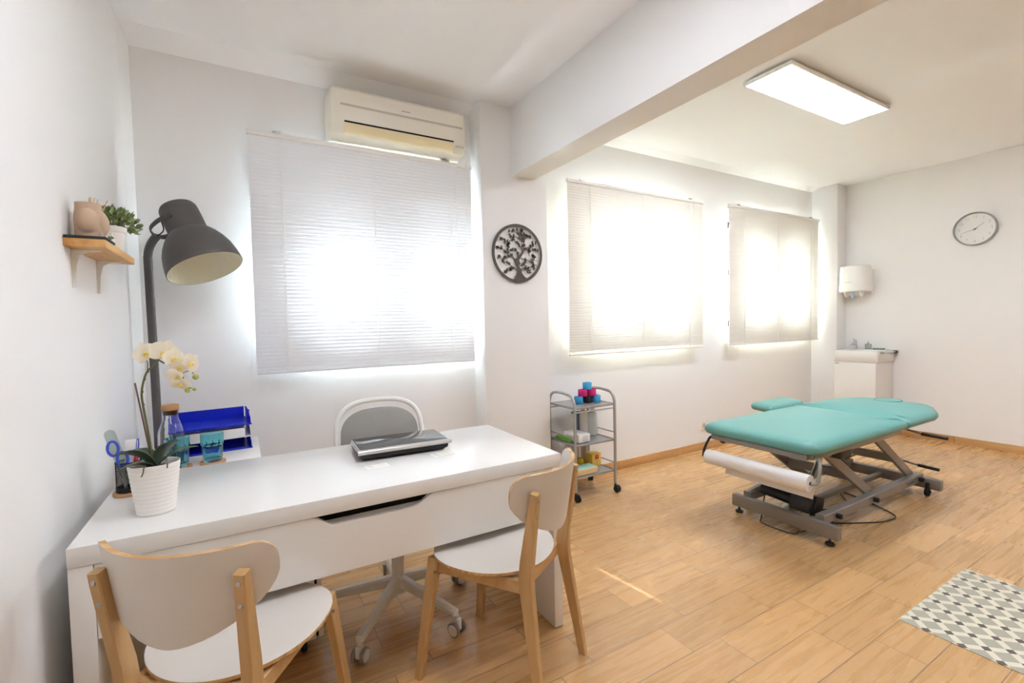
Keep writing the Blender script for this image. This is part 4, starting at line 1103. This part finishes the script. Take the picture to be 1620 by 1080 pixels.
# middle tier
mz = .4085
t = thing('white_carton', 'flat white carton lying on the middle trolley tier', 'carton', (2.128, 2.728, mz))
m = MB(); m.box((0, 0, .029), (.11, .17, .058), Matrix.Rotation(.06, 3, 'Z'), .002); obj('box', m, WHITECARD, t)
m = MB()
for k in range(6): m.box((-.0555-.06*(-.05+k*.018), -.05+k*.018, .035), (.001, .012, .008), Matrix.Rotation(.06, 3, 'Z'))
for k in range(3): m.box((.012, -.0848, .015+k*.014), (.05, .001, .003), Matrix.Rotation(.06, 3, 'Z'))
obj('print', m, GREYINK, t)
m = MB(); m.box((2.047, 2.78, mz+.0125), (.03, .16, .025), Matrix.Rotation(.02, 3, 'Z'), .002); single('green_box', m, GREEN, 'flat green packet beside the white carton on the middle trolley tier', 'packet', (2.047, 2.78, mz))
def bottle(loc, r, h, label, body, cap, band=None):
    t = thing('lotion_bottle', label, 'bottle', loc, 0, 'bottles on the trolley')
    m = MB(); m.lathe([(.001, 0), (r*.9, 0), (r, .006), (r, h*.78), (r*.9, h*.85), (r*.45, h*.90), (r*.4, h*.91), (.001, h*.91)], 32); obj('body', m, body, t)
    m = MB(); m.lathe([(.001, h*.905), (r*.45, h*.905), (r*.45, h*.99), (r*.4, h), (.001, h)], 20); obj('cap', m, cap, t)
    if band:
        m = MB(); m.lathe([(r+.0004, h*.15), (r+.0006, h*.7)], 32, cap=(False, False)); obj('label_band', m, band, t)
bottle((2.262, 2.815, mz), .036, .215, 'white lotion bottle in the centre of the middle trolley tier', WHITE_PLASTIC, WHITE_PLASTIC)
bottle((2.340, 2.800, mz), .040, .205, 'clear frosted bottle at the right of the middle trolley tier', translucent('frosted_bottle', '#eef1f0', .35), WHITE_PLASTIC)
m = MB(); m.box((2.2, 2.835, mz+.095), (.055, .04, .19), Matrix.Rotation(.3, 3, 'Z'), .003)
tb = single('tall_carton', m, BLUEGREY, 'tall blue grey carton behind the flat white carton on the trolley', 'carton', (2.2, 2.835, mz))
m = MB(); m.box((2.2-.004, 2.835-.0, mz+.1), (.057, .03, .15), Matrix.Rotation(.3, 3, 'Z')); obj('label_band', m, WHITECARD, tb, True)
# lower tier
lz = .1765
t = thing('yellow_box', 'yellow carton with a red square logo on the lowest trolley tier', 'carton', (2.318, 2.775, lz), math.radians(8))
m = MB(); m.bx(-.05, .05, -.04, .04, 0, .098, .0015); obj('box', m, YELLOW, t)
m = MB(); m.bx(-.018, .022, -.0412, -.0401, .054, .088); lg = obj('logo', m, REDINK, t)
m = MB(); M_ = T(.002, -.0416, .076) @ RX(PI/2); text(m, 'P E', .017, M_, .0003); text(m, '-  -', .014, T(.002, -.0416, .062) @ RX(PI/2), .0003); obj('logo_letters', m, WHITECARD, lg)
m = MB(); text(m, '5', .016, T(.002, -.0412, .036) @ RX(PI/2), .0004); text(m, 'm', .008, T(.002, -.0412, .022) @ RX(PI/2), .0004)
obj('figure', m, BLUEGREY, t)
m = MB(); m.ball((2.205, 2.80, lz+.036), .036, 28, 18); single('yellow_ball', m, YELLOWBALL, 'yellow ball on the lowest trolley tier behind the pale wooden tray', 'ball', (2.205, 2.80, lz))
t = thing('wooden_tray', 'pale wooden box with aqua lining at the front of the lowest trolley tier', 'box', (2.14, 2.675, lz), math.radians(3))
m = MB(); m.bx(-.10, .10, -.052, .052, 0, .004)
for a in ((-.10, .10, -.052, -.046), (-.10, .10, .046, .052), (-.10, -.094, -.046, .046), (.094, .10, -.046, .046)): m.bx(a[0], a[1], a[2], a[3], .004, .042, .001)
obj('box', m, KRAFT, t)
m = MB(); m.bx(-.093, .093, -.045, .045, .03, .044, .003); obj('lining', m, AQUA, t)
bottle((2.235, 2.872, lz), .028, .19, 'white bottle at the back of the lowest trolley tier near the yellow ball', WHITE_PLASTIC, WHITE_PLASTIC)
bottle((2.150, 2.858, lz), .034, .185, 'grey labelled bottle at the back left of the lowest trolley tier', WHITE_PLASTIC, WHITE_PLASTIC, PALEINK)
bottle((2.312, 2.872, lz), .028, .185, 'pale pink bottle behind the yellow carton on the lowest trolley tier', mat('pink_plastic', '#ecd9cf', .4), WHITE_PLASTIC)
m = MB(); m.lathe([(.001, 0), (.035, 0), (.037, .004), (.037, .06), (.034, .064), (.001, .065)], 28); single('dark_jar', m, mat('brown_glass', '#4a3026', .3), 'dark brown jar beside the yellow ball on the lowest trolley tier', 'jar', (2.115, 2.775, lz), 0, local=True)

# ------------------------------------------------------------------ treatment table
t = thing('treatment_table', 'teal padded treatment table on a grey scissor lift frame', 'treatment table', (3.5, 1.62, 0))
def pad(outline, z0, h, name, crown=.012, inset=.07):
    n = len(outline); P = [V((x, y, 0)) for x, y in outline]; N_ = []
    cen = sum(P, V())/n
    for i in range(n):
        d = (P[(i+1) % n]-P[i-1]).normalized(); q = V((d.y, -d.x, 0))
        if q.dot(P[i]-cen) < 0: q = -q
        N_.append(q)
    R = []
    prof = [(.035, 0), (.012, .06), (.003, .25), (0, .42), (.003, .58), (.012, .74), (.03, .88), (.05, .96), (.07, 1.0)]
    sc = inset/.07
    for ins_, f in prof: R.append([(p-q*ins_*sc)+V((0, 0, z0+h*f)) for p, q in zip(P, N_)])
    last = [p-q*.07*sc for p, q in zip(P, N_)]
    for f in (.8, .5, .2, .02):
        R.append([cen+(p-cen)*f+V((0, 0, z0+h+crown*(1-f*f))) for p in last])
    m = MB(); m.rings(R); return m
def dense(poly, r, step=.05):
    """rounded polygon outline from corner points with radius list"""
    out = []; n = len(poly)
    for i in range(n):
        a, b, c = V(poly[i-1]), V(poly[i]), V(poly[(i+1) % n]); ra = r[i]
        u, w = (a-b).normalized(), (c-b).normalized(); ang = u.angle(w); k = ra/math.tan(ang/2)
        p0, p1 = b+u*k, b+w*k
        for j in range(9):
            f = j/8; out.append(tuple(((1-f)**2)*p0+2*f*(1-f)*b+f*f*p1))
    res = []
    for i in range(len(out)):
        a, b = V(out[i]), V(out[(i+1) % len(out)]); L = (b-a).length
        if L < 1e-5: continue
        k = max(1, int(L/step))
        for j in range(k): res.append(tuple(a.lerp(b, j/k)))
    return res
zb = .553
foot_out = dense([(2.545, 1.275), (3.668, 1.275), (3.668, 1.985), (2.545, 1.985)], [.10, .035, .035, .10])
obj('foot_cushion', pad(foot_out, zb, .072, 'foot'), TEAL, t, True, ang=60)
head_out = dense([(3.684, 1.275), (4.15, 1.275), (4.435, 1.40), (4.435, 1.86), (4.15, 1.985), (3.684, 1.985)], [.035, .35, .15, .15, .35, .035])
hc = obj('head_cushion', pad(head_out, zb, .072, 'head'), TEAL, t, True, ang=60)
m = MB(); M_ = T(4.30, 1.63, zb+.079); m.lathe([(.105, -.012), (.103, .0005), (.095, .0035), (.05, .0055), (.001, .006)], 48, M_, sq=.8); obj('face_plug', m, TEAL, hc, True)
m = MB(); m.tube([M_ @ V((.104*math.cos(2*PI*k/48), .8*.104*math.sin(2*PI*k/48), .001)) for k in range(48)], .0022, 6, closed=True); obj('plug_seam', m, mat('dark_teal_seam', '#2f6d68', .6), hc, True)
arm_out = dense([(3.44, 2.035), (3.95, 2.035), (3.95, 2.265), (3.50, 2.265)], [.05, .10, .10, .10])
ap = obj('arm_pad', pad(arm_out, zb+.005, .062, 'arm', .006, .055), TEAL, t, True, ang=60)
m = MB(); m.bx(3.6, 3.64, 1.75, 2.15, zb-.025, zb+.004, .003); obj('arm_bracket', m, GREYMETAL, ap, True)
# under frame
m = MB()
for y in (1.33, 1.91): m.bx(2.60, 3.66, y-.018, y+.018, zb-.03, zb, .003)
for x in (2.585, 3.05, 3.64): m.bx(x-.018, x+.018, 1.33, 1.91, zb-.03, zb, .003)
obj('foot_frame', m, GREYMETAL, t, True)
m = MB()
for y in (1.36, 1.88): m.bx(3.70, 4.30, y-.015, y+.015, zb-.03, zb, .003)
for x in (3.70, 4.30): m.bx(x-.015, x+.015, 1.36, 1.88, zb-.03, zb, .003)
obj('head_frame', m, GREYMETAL, t, True)
m = MB()
for y in (1.40, 1.84): m.bx(2.86, 3.75, y-.02, y+.02, zb-.075, zb-.03, .003)
obj('upper_rail', m, GREYMETAL, t, True)
# base: two long rails, end beams
for y in (1.40, 1.845):
    m = MB(); m.bar([(2.845, y, .118), (4.20, y, .118)], (.05, .056), (0, 1, 0), bev=.005); obj('base_rail', m, GREYMETAL, t, True)
m = MB(); m.bx(2.80, 2.845, 1.285, 1.925, .042, .118, .004); obj('end_beam', m, GREYMETAL, t, True)
m = MB(); m.bx(4.185, 4.235, 1.275, 1.93, .046, .118, .004); obj('end_beam', m, GREYMETAL, t, True)
m = MB(); m.bar([(2.845, 1.63, .075), (4.19, 1.63, .075)], (.035, .035), (0, 1, 0), bev=.004); obj('centre_rail', m, GREYMETAL, t, True)
# lift arms
for y in (1.425, 1.82):
    for x0_, x1_ in ((3.50, 2.93), (4.12, 3.56)):
        m = MB(); m.bar([(x0_, y, .135), (x1_, y, .50)], (.024, .062), (0, 1, 0), bev=.004); obj('lift_arm', m, GREYMETAL, t, True)
        m = MB()
for f, x0_, x1_ in ((.45, 4.12, 3.56), (.42, 3.50, 2.93)):
    x = x0_+(x1_-x0_)*f; z = .135+.365*f
    m = MB(); m.bar([(x, 1.43, z), (x, 1.82, z)], (.055, .035), (0, 0, 1), bev=.004); obj('cross_bar', m, GREYMETAL, t, True)
for x, y in ((2.822, 1.335), (2.822, 1.885)):
    m = MB(); m.cyl((x, y, 0), (x, y, .016), .024, n=20, bev=.004); m.cyl((x, y, .016), (x, y, .043), .007, n=10); obj('foot', m, RUBBER, t, True)
for x, y in ((2.93, 1.372), (4.16, 1.34), (2.93, 1.875), (4.16, 1.88)):
    m = MB(); m.cyl((x, y-.012, .03), (x, y+.012, .03), .029, n=22, bev=.004); m.cyl((x, y, .035), (x, y, .094), .012, n=12); m.bar([(x, y-.01, .05), (x-.03, y-.03, .042)], (.01, .01), (0, 0, 1)); obj('caster', m, RUBBER, t, True)
for x in (2.98, 3.44, 4.12):
    m = MB(); m.cyl((x, 1.374, .12), (x, 1.345, .12), .015, n=14, bev=.003); obj('knob', m, RUBBER, t, True)
# actuator
m = MB(); m.cyl((2.885, 1.77, .185), (2.90, 1.58, .165), .034, n=24, bev=.004); mo = obj('motor', m, BLACK, t, True)
m = MB(); m.box((2.925, 1.525, .16), (.125, .12, .105), Matrix.Rotation(.25, 3, 'Y'), .012); m.box((2.955, 1.47, .148), (.10, .03, .115), Matrix.Rotation(.25, 3, 'Y'), .006); obj('gearbox', m, BLACK, mo, True)
m = MB(); m.cyl((2.90, 1.585, .11), (2.87, 1.585, .135), .012, n=12); m.cyl((2.90, 1.56, .11), (2.87, 1.56, .135), .012, n=12); obj('clevis', m, STEEL, mo, True)
m = MB(); m.tube([(2.96, 1.54, .19), (3.25, 1.6, .36)], .016, 14); obj('piston', m, STEEL, t, True)
m = MB(); m.bx(2.93, 3.06, 1.33, 1.42, zb-.085, zb-.012, .008); m.cyl((3.06, 1.375, zb-.05), (3.09, 1.375, zb-.05), .03, n=16, bev=.005); obj('control_box', m, BLACK, t, True)
m = MB(); m.tube(smooth_path([(2.90, 1.95, zb-.02), (2.82, 1.99, zb-.03), (2.80, 2.0, zb-.06), (2.80, 1.99, zb-.085)], 4), .014, 10); m.ball((2.80, 1.99, zb-.09), .022, 14, 10); obj('release_lever', m, RUBBER, t, True)
for p0, p1, q in (((3.93, 1.38, .50), (3.93, 1.30, .485), (3.93, 1.165, .480)), ((4.09, 1.46, .24), (4.09, 1.37, .228), (4.09, 1.255, .222))):
    m = MB(); m.tube([p0, p1], .007, 10); h_ = obj('lever', m, GREYMETAL, t, True)
    m = MB(); m.tube([p1, q], .011, 12); obj('grip', m, RUBBER, h_, True)
m = MB(); m.bar([(4.05, 1.82, .16), (4.05, 1.72, .24), (4.06, 1.44, .245)], (.012, .012), (1, 0, 0), bev=.002); obj('pedal_bar', m, GREYMETAL, t, True)
m = MB(); m.bar([(2.845, 1.845, .12), (3.02, 1.845, .15), (3.06, 1.845, .19)], (.03, .05), (0, 1, 0), bev=.004); obj('stop_bracket', m, GREYMETAL, t, True)
m = MB(); m.tube([(3.80, 1.75, zb-.03), (3.80, 1.75, .37)], .008, 10); obj('support_rod', m, GREYMETAL, t, True)
m = MB()
for k in range(7): m.bx(3.93+k*.016, 3.941+k*.016, 1.3715, 1.3745, .11, .126)
obj('badge', m, mat('grey_print', '#77736e', .6), t, True)
# paper roll holder and roll
m = MB(); m.tube(smooth_path([(2.63, 1.33, zb-.02), (2.60, 1.285, zb-.022), (2.565, 1.262, zb-.05), (2.545, 1.258, zb-.095), (2.525, 1.262, .425), (2.515, 1.30, .425)], 6), .009, 12); obj('roll_holder', m, GREYMETAL, t, True)
m = MB(); m.tube([(2.515, 1.28, .425), (2.515, 1.92, .425)], .008, 10); m.tube(smooth_path([(2.515, 1.92, .425), (2.53, 1.935, .45), (2.58, 1.93, zb-.03), (2.60, 1.91, zb-.02)], 5), .008, 10); m.ball((2.515, 1.925, .425), .012, 10, 8); obj('roll_spindle', m, RUBBER, t, True)
t2 = thing('paper_roll', 'white couch paper roll hanging under the end of the teal table', 'paper roll', (2.515, 1.585, .38))
m = MB(); n = 40; R = []
for rr, y in ((.0085, 1.285), (.043, 1.285), (.044, 1.288), (.044, 1.892), (.043, 1.895), (.0085, 1.895), (.0085, 1.285)): R.append([(2.515+rr*math.cos(2*PI*k/n), y, .425+rr*math.sin(2*PI*k/n)) for k in range(n)])
m.rings(R, (False, False)); obj('roll', m, PAPER, t2, True)
m = MB(); pts = [(2.559, .425), (2.561, .40), (2.560, .37), (2.556, .345), (2.551, .333)]
for off in (0,):
    a = [m.bm.verts.new((x, 1.29, z)) for x, z in pts]; b = [m.bm.verts.new((x, 1.80, z)) for x, z in pts]
    a2 = [m.bm.verts.new((x+.0008, 1.29, z)) for x, z in pts]; b2 = [m.bm.verts.new((x+.0008, 1.80, z)) for x, z in pts]
    for i in range(4): m.bm.faces.new([a[i], a[i+1], b[i+1], b[i]]); m.bm.faces.new([a2[i], b2[i], b2[i+1], a2[i+1]])
    for p, q in ((a, a2), (b, b2)):
        for i in range(4): m.bm.faces.new([p[i], p[i+1], q[i+1], q[i]])
    m.bm.faces.new([a[4], b[4], b2[4], a2[4]])
obj('loose_sheet', m, PAPER, t2, True)
m = MB(); m.tube(smooth_path([(2.87, 1.74, .16), (2.80, 1.72, .03), (2.775, 1.70, .006), (2.77, 1.55, .006), (2.79, 1.50, .012), (2.81, 1.50, .02), (2.86, 1.5, .006), (3.0, 1.5, .006), (3.2, 1.62, .006), (3.5, 1.55, .006), (3.75, 1.7, .006), (3.60, 1.34, .006), (3.45, 1.30, .006), (3.30, 1.36, .006), (3.10, 1.50, .006), (3.05, 1.72, .006), (3.4, 1.77, .006)], 8), .0042, 8)
single('power_cable', m, BLACK, 'thin black power cable lying on the floor under the teal table', 'cable', (3.1, 1.5, 0))

# ------------------------------------------------------------------ mat
m = MB(); m.bx(-.0, .752, -1.15, 0, .0004, .003, .001); single('floor_mat', m, RUG, 'grey vinyl mat with a diamond lattice and dark squares on the floor', 'mat', (2.358, .849, 0), 0, local=True)

# ------------------------------------------------------------------ camera
cam = bpy.data.cameras.new('camera'); co = bpy.data.objects.new('camera', cam); C.objects.link(co)
r2 = V((0.86359813, -0.50375627, -0.02068572)); u2 = V((0.03791048, 0.02396897, 0.99899364)); fw = V((0.50275349, 0.86351324, -0.0397972))
M_ = Matrix((r2, u2, -fw)).transposed().to_4x4(); M_.translation = (0, 0, 1.287376)
co.matrix_world = M_; cam.sensor_width = 36; cam.sensor_fit = 'HORIZONTAL'; cam.lens = 736.138/1620*36; cam.clip_start = .02
bpy.context.scene.camera = co

# ------------------------------------------------------------------ light
wd = bpy.data.worlds.new('world'); bpy.context.scene.world = wd; wd.use_nodes = True
bg = wd.node_tree.nodes['Background']
bg.inputs['Color'].default_value = lin('#e2ecff'); bg.inputs['Strength'].default_value = 11
su = bpy.data.lights.new('sun', 'SUN'); su.energy = 5; su.angle = math.radians(.6); su.color = (1, .98, .97)
so = bpy.data.objects.new('sun', su); C.objects.link(so)
so.rotation_euler = V((.14, -1, -1.05)).to_track_quat('-Z', 'Y').to_euler(); so.location = (2, 6, 5)
# daylight entering through each window opening
for i, (a, b) in enumerate(WIN):
    al = bpy.data.lights.new('window_daylight', 'AREA'); al.shape = 'RECTANGLE'; al.size = b-a; al.size_y = .9; al.energy = 118*(b-a)/1.45; al.color = (.88, .94, 1)
    ao = bpy.data.objects.new('window_daylight', al); C.objects.link(ao); ao.location = ((a+b)/2, YW+WT+.25, 1.6); ao.rotation_euler = (-PI/2, 0, 0)

sc = bpy.context.scene
sc.view_settings.view_transform = 'Standard'; sc.view_settings.look = 'None'; sc.view_settings.gamma = 1; sc.view_settings.use_curve_mapping = False
sc.view_settings.exposure = 2.22
sc.cycles.max_bounces = 10; sc.cycles.diffuse_bounces = 6; sc.cycles.transmission_bounces = 8; sc.cycles.transparent_max_bounces = 12
sc.cycles.sample_clamp_indirect = 6; sc.cycles.caustics_reflective = False; sc.cycles.caustics_refractive = False
